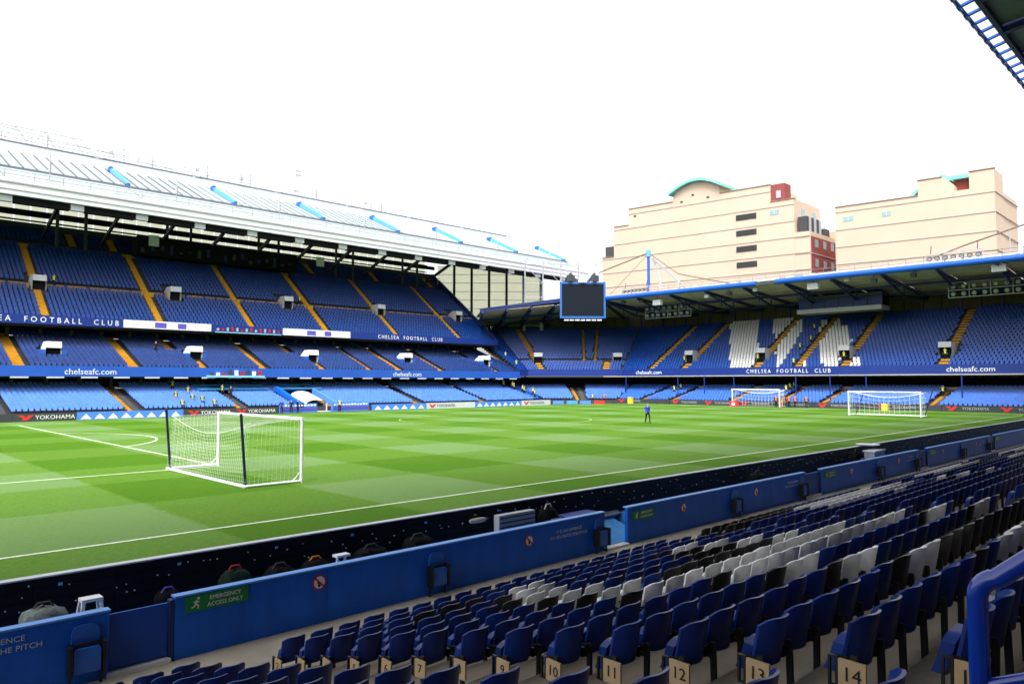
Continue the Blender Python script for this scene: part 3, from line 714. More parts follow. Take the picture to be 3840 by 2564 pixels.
for z in (.5, 1.0): b.tube((109.2, FY, 18.9 + z), (109.2, 60, 19.0 + z), .035, 4)
while y < 60: b.tube((109.2, y, 18.8), (109.2, y, 20.0), .035, 4); y += 2.2
b.build('roof_railing', 'wire', es)
b = MB(); y = -10.
while y < 62: b.box(109.6, 110.2, y, y + random.uniform(.3, 1.2), 18.95, 19.1 + random.uniform(.1, .55), random.choice((0, 1, 1))); y += random.uniform(1.5, 4)
b.build('roof_fittings', ['grey', 'white'], es)
for y, z in ((62., 17.6), (58, 17.5), (45, 17.3), (41, 17.4), (19, 17.3), (14, 17.5), (36.5, 17.6), (22.6, 17.8)):
    b = MB().box(109.2, 109.8, y - .35, y + .35, z, z + .5).tube((109.5, y, z + .5), (109.5, y, 18.4), .05, 4); b.build('hung_fitting', random.choice(('lgrey', 'dgrey')), es)

# ------------------------------------------------ things on and under the roofs
def floodlight(loc, label, y0, y1, z0, z1, x, rows, cols, tilt=0.):
    o = thing('floodlight_bank', label, 'floodlights', (x, (y0 + y1) / 2, z0), 'floodlight banks of the end stand')
    b = MB()
    for z in np.linspace(z0, z1, rows + 1): b.tube((x, y0, z), (x, y1, z), .07, 5)
    for y in np.linspace(y0, y1, cols // 2 + 1): b.tube((x, y, z0), (x, y, z1), .07, 5)
    b.build('frame', 'grey', o)
    for r in range(rows):
        for c in range(cols):
            y = y0 + (y1 - y0) * (c + .5) / cols; z = z0 + (z1 - z0) * (r + .5) / rows; s = min((y1 - y0) / cols, (z1 - z0) / rows) * .36
            h = MB().tube((x - .25, y, z - .05), (x + .35, y, z + .15), s, 8, 0, s * .55).build('lamp', 'dgrey', o)
            MB().tube((x - .28, y, z - .055), (x - .255, y, z - .05), s * .75, 8).build('lens', 'lens', h)
    for y in (y0 + .6, y1 - .6): MB().tube((x, y, z1), (x + .3, y, z1 + 1.2), .06, 5).build('hanger', 'dgrey', o)
floodlight(0, 'hanging floodlight rack under the end roof right of the big screen', 51.9, 61.6, 15.2, 17.6, 115.6, 2, 8)
floodlight(0, 'hanging floodlight rack under the end roof at the right edge', 1.6, 11.5, 15.0, 17.0, 115.6, 2, 8)
floodlight(0, 'floodlight row above the blue tube just right of the big screen', 57.3, 63.2, 19.35, 20.5, 110.8, 1, 7)
floodlight(0, 'floodlight row above the blue tube below the right-hand hotel', 6.2, 12.8, 19.2, 20.5, 110.8, 1, 7)
for y, z, s in ((27.4, 17.5, 'below the red brick hotel corner'), (4.2, 17.6, 'near the right edge of the picture'), (54.6, 17.2, 'above the racked floodlights beside the screen')):
    o = thing('loudspeaker', 'white box loudspeaker hung under the blue roof tube ' + s, 'loudspeaker', (109.4, y, z), 'loudspeakers under the end roof')
    MB().box(109., 109.8, y - .75, y + .75, z - .4, z + .45).build('cabinet', 'white', o)
    MB().box(108.95, 108.99, y - .62, y + .62, z - .3, z + .35).build('grille', 'lgrey', o)
    MB().tube((109.4, y, z + .45), (109.4, y, 18.4), .06, 5).build('bracket', 'dgrey', o)
st = thing('studio_box', 'grey glazed television studio box hanging under the end stand roof', 'studio', (118, 27.3, 14.4))
MB().box(117.6, 121, 20.9, 33.7, 14.35, 15.0).build('sill', 'grey', st); MB().box(117.8, 121, 20.9, 33.7, 16.55, 16.95).build('roof', 'dgrey', st)
for i in range(6):
    y = 20.95 + i * 2.12; MB().box(118.1, 118.16, y + .08, y + 2.04, 15.02, 16.53).build('pane', 'bluegl', st)
    MB().box(118.0, 118.2, y - .06, y + .06, 15.01, 16.54).build('mullion', 'dgrey', st)
MB().box(120.7, 121, 20.95, 33.65, 15.01, 16.54).build('rear_wall', 'dark', st)
for y in (22, 32.6): MB().tube((119.5, y, 16.9), (119.5, y, 18.0), .1, 6).build('hanger', 'navy', st)
sc = thing('big_screen', 'large dark video screen with blue frame hanging in the corner', 'screen', (105.1, 67.9, 15))
sa, sb = Vector((102.1, 70.75)), Vector((108.1, 64.97)); t = (sb - sa).normalized(); n = Vector((t.y, -t.x)); ctr = (sa + sb) / 2; hw = (sb - sa).length / 2
MB().obox((*(ctr - n * .35), 18.4), (t * hw).to_3d(), (n * .3).to_3d(), (0, 0, 3.3)).build('casing', 'screenf', sc)
MB().obox((*(ctr), 18.42), (t * (hw - .38)).to_3d(), (n * .06).to_3d(), (0, 0, 2.9)).build('display', 'screen', sc)
for s in (-1, 1):
    p = ctr + t * (hw - .17) * s; MB().obox((*p, 18.4), (t * .17).to_3d(), (n * .09).to_3d(), (0, 0, 3.32)).build('frame_bar', 'screenf', sc)
    MB().obox((*ctr, 18.4 + s * 3.14), (t * (hw - .35)).to_3d(), (n * .09).to_3d(), (0, 0, .17)).build('frame_bar', 'screenf', sc)
b = MB()
for i in range(7): p = ctr + t * (-3 + i); b.obox((*p, 14.75), (t * .4).to_3d(), (n * .1).to_3d(), (0, 0, .12))
b.build('lower_lamps', 'lgrey', sc)
MB().tube((*(ctr - n * .4), 21.6), (*(ctr - n * .4), 23.0), .9, 10, 0, .25).build('horn', 'lgrey', sc)
b = MB()
for s in (-1, 1): b.beam((*(ctr - n * .6 + t * s * 1.0), 21.7), (*(ctr - n * .6 + t * s * 2.3), 23.4), .5, .5); b.box(*sorted(((ctr + t * s * 2.2).x - .6, (ctr + t * s * 2.2).x + .6)), (ctr + t * s * 2.2).y - .5, (ctr + t * s * 2.2).y + .5, 21.8, 22.9)
b.build('support', 'dgrey', sc)
b = MB()       # open steel frame behind the screen
for i in range(4):
    p = Vector((100.2, 77.8)) + Vector((.77, -.63)) * i * 3.4; b.beam((*p, 17.5), (*p, 26.2), .18, .18)
for z in (19.4, 22.0, 25.6): b.beam((100.2, 77.8, z), (110.6, 69.3, z), .12, .12)
for i in range(3):
    p = Vector((100.2, 77.8)) + Vector((.77, -.63)) * i * 3.4; q = p + Vector((.77, -.63)) * 3.4; b.beam((*p, 25.4), (*q, 22), .08, .08)
b.build('corner_frame', 'grey', es)
mt = thing('roof_mast', 'blue roof mast with brown stay cables beside the big screen', 'mast', (120, 63.9, 20))
MB().tube((120, 63.9, 18), (120, 63.9, 28.2), .28, 8).build('pole', 'tube', mt); MB().tube((120, 63.9, 27.6), (120, 63.9, 28.8), .5, 8).build('cap', 'fin', mt)
MB().beam((120.5, 63.2, 27.2), (120.5, 61.0, 20.5), .3, .4).build('prop', 'grey', mt); MB().beam((120.5, 63.2, 27.2), (121, 56.2, 20.8), .3, .35).build('prop', 'grey', mt)
for a, c, r in (((120, 63.9, 28.4), (121, 77, 26.0), .13), ((120, 63.9, 28.4), (120, 57.2, 23.6), .09), ((120, 57.2, 23.6), (119, 46, 20.6), .11), ((120, 63.9, 28.2), (117, 71, 20.6), .06)):
    MB().tube(a, c, r, 5).build('stay_cable', 'cable', mt)
MB().tube((120, 57.2, 20.4), (120, 57.2, 23.7), .08, 5).build('strut', 'grey', mt)
rc = thing('roof_cable', 'thick brown roof cable rising above the blue tube at right', 'cable', (118, 8, 21))
MB().tube((118, 14.5, 20.9), (118, 10.2, 22.3), .11, 5).build('cable', 'cable', rc); MB().tube((118, 10.2, 22.3), (118, -6., 26.6), .12, 5).build('cable', 'cable', rc); MB().tube((118, 4.7, 19.9), (118, 4.7, 23.9), .06, 5).build('strut', 'grey', rc)
# ------------------------------------------------ hotels behind the end stand
HT = Vector((-.122, .9925, 0)); H0 = Vector((155, 30, 0)); HN = Vector((.9925, .122, 0))
def hp(s, z, d=0): return H0 + HT * s + Vector((0, 0, z)) + Vector((1, 0, 0)) * d
def hface(pts, d0, d1, m, name, parent): return MB().prism([hp(s, z, d0) for s, z in pts], (d1 - d0, 0, 0)).build(name, m, parent)
def hbox(s0, s1, z0, z1, d0, d1, m, name, parent): return hface([(s0, z0), (s1, z0), (s1, z1), (s0, z1)], d0, d1, m, name, parent)
h1 = thing('hotel_building', 'stepped cream hotel with green arched roof and a column of dark louvres', 'hotel', tuple(hp(40, 0)), 'cream hotels behind the end stand')
arcp = [(48.2 - 13.2 * i / 10, 46.6 + 2.9 * math.sin(math.pi * (i + .6) / 11.4)) for i in range(11)]
hface([(67.2, 0), (67.2, 34.4), (63.8, 34.4), (63.8, 41.8), (59.6, 41.8), (59.6, 45.7), (47.7, 45.7), (47.7, 46.5)] + [(s, z) for s, z in arcp[1:-1]] + [(36.2, 45.9), (24.8, 45.9), (24.8, 42.15), (19.9, 42.15), (19.9, 0)], 0, 13, 'cream', 'wall', h1)
roof = MB()
for (s0, z0), (s1, z1) in zip(arcp, arcp[1:]): roof.prism([hp(s0 + .1, z0 + .05, -1.2), hp(s1 + .1, z1 + .05, -1.2), hp(s1 + .1, z1 + .65, -1.2), hp(s0 + .1, z0 + .65, -1.2)], (14, 0, 0))
roof.build('arched_roof', 'teal', h1)
hface([(20.1, 0), (20.1, 34.9), (16.8, 34.9), (16.8, 0)], .1, 12.6, 'cream', 'wall', h1)
rp = hp(16.8, 0); MB().box(rp.x + .5, rp.x + 12.6, rp.y - .12, rp.y - .02, 20, 33.9).build('brick_face', 'red', h1)
for i, (x, z) in enumerate(((2.2, 31.7), (6.3, 31.8), (10.2, 31.9), (2.2, 27.6), (6.3, 27.6), (10.2, 27.7))):
    MB().box(rp.x + x, rp.x + x + 1.5, rp.y - .17, rp.y - .13, z, z + 1.7).build('window', 'glass', h1)
MB().box(rp.x + .4, rp.x + 12.7, rp.y - .2, rp.y - .02, 30.2, 30.4).build('string_course', 'course', h1)
hbox(24.8, 21.8, 42.2, 45.9, .1, 3., 'red', 'plant_room', h1); hbox(23.6, 22.6, 42.8, 44.4, -.05, .05, 'grey', 'vent', h1)
rp2 = hp(19.9, 0)
for x in (3.5, 9.0): MB().box(rp2.x + x, rp2.x + x + 1.4, rp2.y - .12, rp2.y - .02, 38.6, 40.6).build('window', 'glass', h1)
for i in range(6): MB().box(rp2.x + 1 + i * 1.25, rp2.x + 1 + i * 1.25 + 1.05, rp2.y - 2.2, rp2.y - .3, 34.95, 38.3).build('cooling_unit', 'grey' if i % 2 else 'louvre', h1)
MB().box(rp2.x + 9.4, rp2.x + 12, rp2.y - 2.4, rp2.y - .4, 34.95, 36.8).build('roof_plant', 'dgrey', h1)
MB().box(rp2.x + 13.1, rp2.x + 24, rp2.y - 8, rp2.y - 1, 20, 36.6).build('rear_wing', 'cream', h1)
for z0, s0, s1 in ((44.4, 59.6, 24.8), (40.95, 63.8, 19.9), (37.35, 63.8, 19.9), (33.9, 67.2, 16.8), (30.4, 67.2, 16.8), (26.9, 67.2, 16.8)): hbox(s0 + .05, s1 - .05, z0, z0 + .15, -.10, .02, 'course', 'string_course', h1)
for s0, s1, z0 in ((67.3, 63.8, 34.42), (63.9, 59.6, 41.82), (59.7, 47.7, 45.72), (36.2, 24.8, 45.92), (24.9, 19.8, 42.17)): hbox(s0, s1, z0, z0 + .17, -.15, .6, 'coping', 'coping', h1)
for z in (39.15, 35.65, 32.1, 28.6):
    lv_ = hbox(32.5, 27.95, z, z + 1.2, -.14, -.01, 'louvre', 'louvre', h1)
    for k in range(5): hbox(32.3, 28.15, z + .12 + k * .22, z + .2 + k * .22, -.2, -.145, 'dgrey', 'slat', lv_)
w = hbox(25.0, 23.1, 39.3, 40.35, -.06, -.01, 'glass', 'window', h1); hbox(24.1, 24.0, 39.3, 40.35, -.1, -.065, 'lgrey', 'mullion', w)
for s, z in ((42.7, 46.6), (39., 45.5), (45.5, 45.4), (57.8, 43.8)): hbox(s + .3, s - .3, z - .2, z + .2, -.08, -.01, 'dgrey', 'vent', h1)
hbox(66.5, 64.0, 34.7, 37.2, .3, 4, 'louvre', 'roof_plant', h1)
b = MB()
for s in (57, 55.5, 34, 33, 31.5, 29.5, 26): p = hp(s, 45.9, 1); b.tube(p, p + Vector((0, 0, .7 + (s % 2) * .5)), .12, 5)
b.build('roof_fittings', 'grey', h1)
h2 = thing('hotel_building', 'plain cream hotel at right with red penthouse wall and two small windows', 'hotel', tuple(hp(-3, 0)), 'cream hotels behind the end stand')
hface([(11.7, 0), (11.7, 38.95), (-3.3, 38.95), (-3.3, 41.9), (-7.4, 41.9), (-8.4, 41.2), (-9.2, 40.0), (-9.3, 38.95), (-11.7, 38.95), (-11.7, 42.1), (-15.6, 42.1), (-15.6, 0)], 0, 6.3, 'cream', 'wall', h2)
hface([(11.6, 0), (11.6, 38.9), (-15.5, 38.9), (-15.5, 0)], 6.31, 17.5, 'cream', 'wall', h2)
hbox(-8.6, -11.6, 39.0, 41.4, 2.2, 6., 'red', 'penthouse_wall', h2); hbox(-8.0, -11.68, 41.45, 42.2, 1.2, 6.25, 'teal', 'penthouse_roof', h2)
MB().prism([hp(-1.6, 39.1, 2), hp(-3.25, 40.9, 2), hp(-3.25, 41.5, 2), hp(-1.1, 39.5, 2)], (3, 0, 0)).build('arched_roof', 'teal', h2)
MB().prism([hp(-6.8, 42.0, .2), hp(-8.9, 41.0, .2), hp(-8.9, 41.6, .2), hp(-7.2, 42.6, .2)], (3, 0, 0)).build('arched_roof', 'teal', h2)
for z0 in (37.85, 34.2, 30.7, 27.2):
    hbox(11.75, -15.65, z0, z0 + .15, -.10, .02, 'course', 'string_course', h2)
    p = hp(-15.6, 0); MB().box(p.x + .2, p.x + 17.4, p.y - .12, p.y + .02, z0, z0 + .15).build('string_course', 'course', h2)
for s0, s1, z0 in ((11.8, -3.3, 38.97), (-3.2, -7.4, 41.92), (-11.6, -15.7, 42.12)): hbox(s0, s1, z0, z0 + .16, -.15, .5, 'coping', 'coping', h2)
for s0, s1 in ((10.2, 8.3), (3.0, 1.5)):
    w = hbox(s0, s1, 35.9, 36.8, -.06, -.01, 'glass', 'window', h2); hbox((s0 + s1) / 2 + .05, (s0 + s1) / 2 - .05, 35.9, 36.8, -.1, -.065, 'lgrey', 'mullion', w)

# ------------------------------------------------ advertising boards round the pitch
def tri_row(o, pts_fn, a, c, n):
    b = MB()
    for i in range(n):
        m = a + (c - a) * (i + .5) / n; h = abs(c - a) / n * .40
        b.add([pts_fn(m - h, .06), pts_fn(m + h, .06), pts_fn(m, .62)], [(0, 1, 2)])
    b.build('triangle_print', 'white', o)
def hoard(label, x0, x1, kind, side):
    zb = -.44; h = .86; o = None
    if side == 'w':
        f = lambda s, z: (s, 68.44, zb + .06 + z); right = (1, 0, 0); o = thing('advertising_board', label, 'advertising board', ((x0 + x1) / 2, 68.5, zb), 'advertising boards beside the pitch')
        MB().box(x0, x1, 68.46, 68.6, zb, zb + h).build('panel', {'t': 'boardb', 'l': 'boardf', 'v': 'lgrey'}[kind], o)
    else:
        zb = -.12; f = lambda s, z: (105.94, s, zb + .04 + z); right = (0, -1, 0); o = thing('advertising_board', label, 'advertising board', (106, (x0 + x1) / 2, zb), 'advertising boards beside the pitch')
        MB().box(105.96, 106.1, x1, x0, zb, zb + .78).build('panel', 'boardf', o)
    if kind == 't': tri_row(o, f, x0 + .2, x1 - .2, max(3, int(abs(x1 - x0) / 1.35)))
    if kind in 'lv':
        sg = 1 if side == 'w' else -1; q = x0 + sg * .5
        n = max(1, int(abs(x1 - x0) / 5.6)); step = abs(x1 - x0) / n
        for i in range(n):
            q = x0 + sg * (i * step + .35)
            MB().add([f(q, .62), f(q + sg * .5, .62), f(q + sg * .72, .36), f(q + sg * .95, .62), f(q + sg * 1.4, .62), f(q + sg * .85, .10), f(q + sg * .35, .10), f(q + sg * .5, .3)], [tuple(range(8))] if side == 'w' else [tuple(range(8))]).build('logo_mark', 'logo', o)
            text('YOKOHAMA', f(q + sg * 3.3, .36), right, .62 if side == 'w' else .5, ('text' if kind == 'l' else 'dgrey') if side == 'w' else 'grey', o, sx=1.0)
    return o
for i, (a, c, k, s) in enumerate(((11.5, 18.6, 'l', 'grey board with red mark and white lettering at the left picture edge'), (18.7, 24.2, 'l', 'grey board with red mark, left of the first white triangles'),
    (24.3, 35.1, 't', 'blue board with white triangles behind the nearest goal'), (35.2, 46.6, 'l', 'grey board with red mark and lettering left of the dugout'),
    (60.6, 70.0, 't', 'blue board with white triangles right of the dugout'), (70.1, 79.6, 'v', 'white board with red mark between two runs of triangles'),
    (79.7, 89.9, 't', 'blue board with white triangles nearest the far corner'), (90.0, 97.0, 'v', 'white board with red mark at the far corner'))): hoard(s, a, c, k, 'w')
for a, c, s in ((61.0, 50.2, 'dark board with lettering at the corner end of the goal line'), (50.1, 38.0, 'dark board with red mark left of the main goal'), (37.9, 26.2, 'dark board behind the main goal mouth'),
                (26.1, 10.2, 'dark board behind the portable far goal'), (10.1, -1.5, 'dark board with red mark at the right picture edge'), (-1.6, -12, 'dark board just outside the right edge')): hoard(s, a, c, 'l', 'e')
for i, (x, y, c, s) in enumerate(((97.9, 67.4, 'boardb', 'blue'), (99.9, 66.0, 'track', 'pale green-blue'), (101.8, 64.6, 'boardb', 'plain blue'), (103.6, 62.9, 'logo', 'red'))):
    o = thing('corner_board', 'small %s board turned across the far corner' % s, 'advertising board', (x, y, -.4)); t = Vector((.8, -.6, 0))
    MB().obox((x, y, -.1), t * .95, Vector((.6, .8, 0)) * .05, (0, 0, .38)).build('panel', c, o); MB().obox((x + .1, y + .1, -.35), t * .8, Vector((.6, .8, 0)) * .2, (0, 0, .05)).build('foot', 'dgrey', o)

# dugout and tunnel in front of the side stand
dg = thing('dugout', 'blue dugout roofs and low wall with white print beside the tunnel', 'dugout', (51, 69.4, -.3))
MB().box(47.2, 52.4, 69.0, 69.2, -.4, .75).build('front_wall', 'boardb', dg); MB().box(54.6, 60.4, 69.0, 69.2, -.4, .75).build('front_wall', 'boardb', dg)
for x0, n in ((47.4, 11), (54.9, 12)):
    b = MB()
    for i in range(n): b.box(x0 + i * .45, x0 + i * .45 + .28, 68.95, 68.99, .42, .42 + random.uniform(.15, .25))
    stuff(b.build('print_marks', 'white', dg))
    MB().box(x0 - .1, x0 + n * .45, 68.95, 68.99, -.1, .28).build('print_block', 'purple', dg)
for x0, x1, y, z in ((39.8, 49.2, 76.3, 2.55), (51.0, 57.2, 76.3, 2.55), (39.8, 49.2, 78.2, 3.05), (51.8, 56.4, 78.2, 3.1)):
    MB().prism([(x0, y, z), (x0, y + 1.5, z + .18), (x0, y + 1.5, z + .32), (x0, y, z + .14)], (x1 - x0, 0, 0)).build('canopy', 'track', dg)
    MB().box(x0, x1, y + 1.52, y + 1.6, z - .7, z + .3).build('rear_screen', 'fascia_l', dg)
tn = thing('players_tunnel', 'white tunnel awning with a dark blue sloping side beside the dugout', 'tunnel', (53, 70, -.3))
MB().prism([(50.0, 69.0, .25), (50.0, 69.0, .75), (50.0, 76.2, 2.95), (50.0, 76.2, 2.3)], (.5, 0, 0)).build('side_wall', 'wall', tn)
MB().prism([(55.6, 69.0, -.3), (55.6, 69.0, .6), (55.6, 76.2, 2.7), (55.6, 76.2, 1.6)], (.3, 0, 0)).build('side_wall', 'boardb', tn)
b = MB()
for i in range(8):
    a0, a1 = math.pi * i / 8, math.pi * (i + 1) / 8; P = []
    for y, hgt in ((70.2, .2), (74.5, 1.3)):
        for a in (a0, a1): P.append((53.0 - 1.5 * math.cos(a), y, hgt + .55 * math.sin(a) + .45))
    b.add([P[0], P[1], P[3], P[2]], [(0, 1, 2, 3)])
b.build('awning', 'white', tn, True)
MB().box(51.4, 54.5, 69.1, 74.8, -.4, -.30).build('floor', 'lgrey', tn); MB().box(51.35, 51.45, 70.2, 74.4, -.3, .75).build('post_wall', 'white', tn); MB().box(54.5, 54.6, 70.2, 74.4, -.3, .75).build('post_wall', 'lgrey', tn)

# ------------------------------------------------ goals
def strings(b, grid, r, mi=0):
    for row in grid:
        for p, q in zip(row, row[1:]): b.tube(p, q, r, 3, mi)
    for c in zip(*grid):
        for p, q in zip(c, c[1:]): b.tube(p, q, r, 3, mi)
def goal(label, x, y0, y1, sg, depth, h, poles, r=.06, cell=.3, sr=.006, name='portable_goal', loc_z=0.):
    o = thing(name, label, 'goal', (x, (y0 + y1) / 2, 0)); xb = x + sg * depth
    for y in (y0, y1): MB().tube((x, y, 0), (x, y, h), r, 10).build('post', 'frame', o, True)
    MB().tube((x, y0 - r, h), (x, y1 + r, h), r, 10).build('crossbar', 'frame', o, True)
    if poles:
        b = MB()
        for y in (y0, y1): b.tube((x, y, .05), (xb, y, .05), r * .85, 8)
        b.tube((xb, y0, .05), (xb, y1, .05), r * .95, 8)
        b.build('base_frame', 'frame', o, True)
        for y, s in ((y0, -1), (y1, 1)):
            MB().tube((xb + .08 * -sg, y - s * .12, .08), (xb + sg * .42, y - (.55 if s < 0 else .95), h + .28), .05, 8).build('back_pole', 'pole', o, True)
            MB().tube((x + sg * .35, y, .05), (x, y, .42), .018, 6).build('corner_brace', 'frame', o)
    else:
        for y in (y0, y1): MB().tube((xb, y, 0), (xb, y, h * .9), .045, 8).build('back_pole', 'pole', o, True)
    ny = int((y1 - y0) / cell); nz = int(h / cell); nd = max(3, int(depth / cell)); b = MB()
    def top(u, v):      # u along the bar, v from the bar to the back
        y = y0 + (y1 - y0) * u; sag = math.sin(math.pi * u) * .52 * (v ** 1.2) + .10 * math.sin(math.pi * u) * math.sin(math.pi * v)
        return (x + sg * (depth * .92) * v, y, h - .02 - sag - .05 * v)
    strings(b, [[top(i / ny, j / nd) for i in range(ny + 1)] for j in range(nd + 1)], sr)
    def back(u, k):
        p = top(u, 1.); return (p[0] + (xb - p[0]) * k, p[1], p[2] * (1 - k) + .06 * k)
    strings(b, [[back(i / ny, j / nz) for i in range(ny + 1)] for j in range(nz + 1)], sr)
    for y, u in ((y0, 0.), (y1, 1.)):
        g = []
        for j in range(nz + 1):
            k = j / nz; q = back(u, k); g.append([(x + (q[0] - x) * i / nd, y, (h * (1 - k) + .05 * k) + (q[2] - (h * (1 - k) + .05 * k)) * i / nd) for i in range(nd + 1)])
        strings(b, g, sr)
    for i in range(ny): b.tube(top(i / ny, 1.), top((i + 1) / ny, 1.), sr * 3.2, 4)
    b.build('net', 'net', o); return o
goal('near white portable goal seen from behind with two dark blue net poles', 16.5, 6.15, 13.5, -1, 2.1, 2.27, True, cell=.155, sr=.0029)
goal('white portable goal on the far right of the pitch', 84.9, 6.2, 13.3, 1, 1.7, 2.5, True, r=.08, cell=.5, sr=.012)
goal('main white goal on the far goal line', 103., W / 2 - 3.66, W / 2 + 3.66, 1, 2.0, 2.44, False, r=.075, cell=.5, sr=.012, name='main_goal')
for m, lab, p, sz, c2 in (('yellowbox', 'yellow box standing inside the far portable goal', (102.4, 15.6, -.1), (.6, .62, .85), 'yellowbox'), ('redbox', 'red and white box standing in front of the main goal', (101.3, 35.9, -.05), (.6, 1.2, .75), 'white'), ('yellowbox', 'yellow box by the end boards near the far corner', (104.6, 57.0, -.15), (.6, .7, 1.05), 'yellowbox')):
    o = thing('pitchside_box', lab, 'box', p); x, y, z = p; a, b_, h = sz
    b = MB().box(x - a / 2, x + a / 2, y - b_ / 2, y + b_ / 2, z + .05, z + h); b.build('body', m, o)
    MB().box(x - a / 2 - .03, x + a / 2 + .03, y - b_ / 2 - .03, y + b_ / 2 + .03, z + h + .002, z + h + .07).build('lid', m, o)
    MB().box(x - a / 2 - .02, x - a / 2 - .004, y - b_ * .2, y + b_ * .2, z + h * .3, z + h * .8).build('print_panel', c2, o)
    for dy in (-.3, .3): MB().tube((x, y + dy * b_, z), (x, y + dy * b_, z + .05), .05, 6).build('foot', 'black', o)
# ------------------------------------------------ near stand: terrace, roof
RP, RR = .739, .195
def row_y(i): return -5.743 - RP * i
def row_z(i): return -1.545 + RR * i
NX0, NX1 = -30., 92.
ns = thing('near_stand', 'near stand with concrete seating steps and a lattice-edged roof overhead', 'stand', (30, -20, -1.2))
struct(MB().box(NX0, NX1, -6.62, -5.0, -1.5, -1.13).build('walkway', 'walk'))
for i in range(2, 31):
    y1 = row_y(i) + RP - .12; MB().box(NX0, NX1, y1 - RP, y1 - .0015, row_z(i) - .5, row_z(i)).build('terrace_step', 'concrete', ns)
AIS = [(7.83, 9.0), (20.33, 21.5), (32.9, 34.1), (46.6, 47.8), (60.2, 61.4), (73.6, 74.8)]
for a0, a1 in AIS:
    for i in range(3, 18):
        y1 = row_y(i) + RP - .12; MB().box(a0 + .06, a1 - .06, y1 + .0, y1 + .30, row_z(i) - RR, row_z(i) - RR * .5).build('aisle_step', 'concrete', ns)
MB().box(NX0, NX1, -28.6, -28.2, 3.5, 40).build('rear_wall', 'concrete_d', ns)
MB().prism([(NX0, -19.6, 6.4), (NX0, -28.1, 9.2), (NX0, -28.1, 9.8), (NX0, -19.6, 7.0)], (NX1 - NX0, 0, 0)).build('upper_tier_slab', 'concrete_d', ns)  # overhang and fascia behind the camera, added to keep sky light off the rows
MB().box(NX0, NX1, -19.6, -19.3, 6.2, 7.9).build('upper_tier_fascia', 'fascia', ns)
# roof with lattice edge
RZ = 28.; ry = -5.25
b = MB().tube((NX0, ry, RZ), (NX1 + 30, ry, RZ), .14, 8); b.build('edge_chord', 'tube', ns)
MB().box(NX0, NX1 + 30, ry - 1.15, ry - .85, RZ + .05, RZ + .5).build('inner_chord', 'navy', ns)
x = 20.
while x < NX1 + 30:
    MB().beam((x, ry, RZ), (x, ry - .9, RZ + .2), .22, .16).build('lattice_rung', 'tube', ns)
    MB().box(x - .35, x + .35, ry - .1, ry + .10, RZ - .16, RZ - .10).build('edge_clip', 'tube', ns); x += 1.67
x = NX0; gp = MB().box(0, 5.6, -12.2, ry - 1.0, 0, .08)
gpm = moved(gp, lambda v: Vector((v.x, v.y, v.z + RZ + .35 + (ry - v.y) * .10))).mesh('roof_panel', 'roof_dark')
while x < NX1 + 28:
    MB().beam((x, ry - 1.1, RZ + .3), (x, -29, RZ + 2.6), .45, .7).build('roof_rafter', 'navy', ns)
    put('roof_panel', gpm, ns, Matrix.Translation((x + .3, 0, 0))); x += 6.2
b = MB().prism([(NX0, -12.3, RZ + 1.2), (NX0, -28.4, RZ + 2.8), (NX0, -28.4, RZ + 3.0), (NX0, -12.3, RZ + 1.4)], (NX1 + 30 - NX0, 0, 0)); b.build('roof_deck', 'dgrey', ns)
MB().box(NX0, NX1 + 30, -8.6, -8.35, RZ + .3, RZ + .7).build('roof_purlin', 'navy', ns)
# handrail beside the aisle
hr = thing('stair_handrail', 'thick glossy blue handrail beside the aisle at the right edge', 'handrail', (8., -17.1, 1.6))
def hpth(x, y, z, n=8):
    pts = [(x, y, row_z(15) + .0)] + [(x, y, z - .14)]
    for k in range(1, n): a = math.pi / 2 * k / n; pts.append((x, y - .12 * (1 - math.cos(a)), z - .14 + .12 * math.sin(a)))
    return pts
MB().path(hpth(8., -17.115, 2.61) + [(8., -17.36, 2.72), (8., -18.6, 3.30)], .052, 14).build('top_rail', 'rail', hr, True)
MB().tube((8., -17.42, row_z(16)), (8., -17.42, 2.71), .046, 12).build('post', 'rail', hr, True)
MB().tube((8., -17.12, 2.0), (8., -18.5, 2.66), .035, 10).build('lower_rail', 'rail', hr, True)

# ------------------------------------------------ near perimeter wall, gates, signs, wall seats
WY = -5.05; WT = -.08; WB = -1.128
GT = [(7.13, 8.15), (19.88, 20.94), (32.84, 34.4), (46.8, 48.36), (61.64, 62.8)]
edges = [-9.] + [g for p in GT for g in p] + [88.]
where = ['left of the first gate', 'between the first gate and the open gateway', 'right of the open gateway', 'third from the left of the gaps', 'fourth along towards the far end', 'farthest along at the right edge']
walls = []
for k in range(6):
    a, c = edges[2 * k], edges[2 * k + 1]
    o = thing('perimeter_wall', 'blue painted pitchside wall panel, ' + where[k], 'wall', ((a + c) / 2, WY, WB), 'blue pitchside wall panels')
    n = max(1, round((c - a) / 3.1)); walls.append(o)
    for i in range(n):
        p, q = a + (c - a) * i / n, a + (c - a) * (i + 1) / n
        MB().box(p + .004, q - .004, WY, WY + .10, WB, WT).build('panel', 'wall', o)
    MB().box(a - .01, c + .01, WY - .03, WY + .16, WT + .002, WT + .035).build('coping', 'cap', o)
for k, (a, c) in enumerate(GT):
    if k == 1: continue
    o = thing('wall_gate', 'lower dark blue gate %s' % ('with a white sill left of the emergency sign', '', 'in the wall midway along', 'in the wall beyond the middle gate', 'in the wall near the right edge')[k], 'gate', ((a + c) / 2, WY, WB), 'pitchside gates')
    MB().box(a + .02, c - .09, WY + .06, WY + .11, WB + .10, WT - .07).build('leaf', 'navy_gate', o)
    MB().box(c - .08, c - .01, WY + .0, WY + .13, WB, WT - .02).build('post', 'navy', o)
    MB().box(a - .02, c - .06, WY - .05, WY + .20, WB, WB + .07).build('sill', 'white', o)
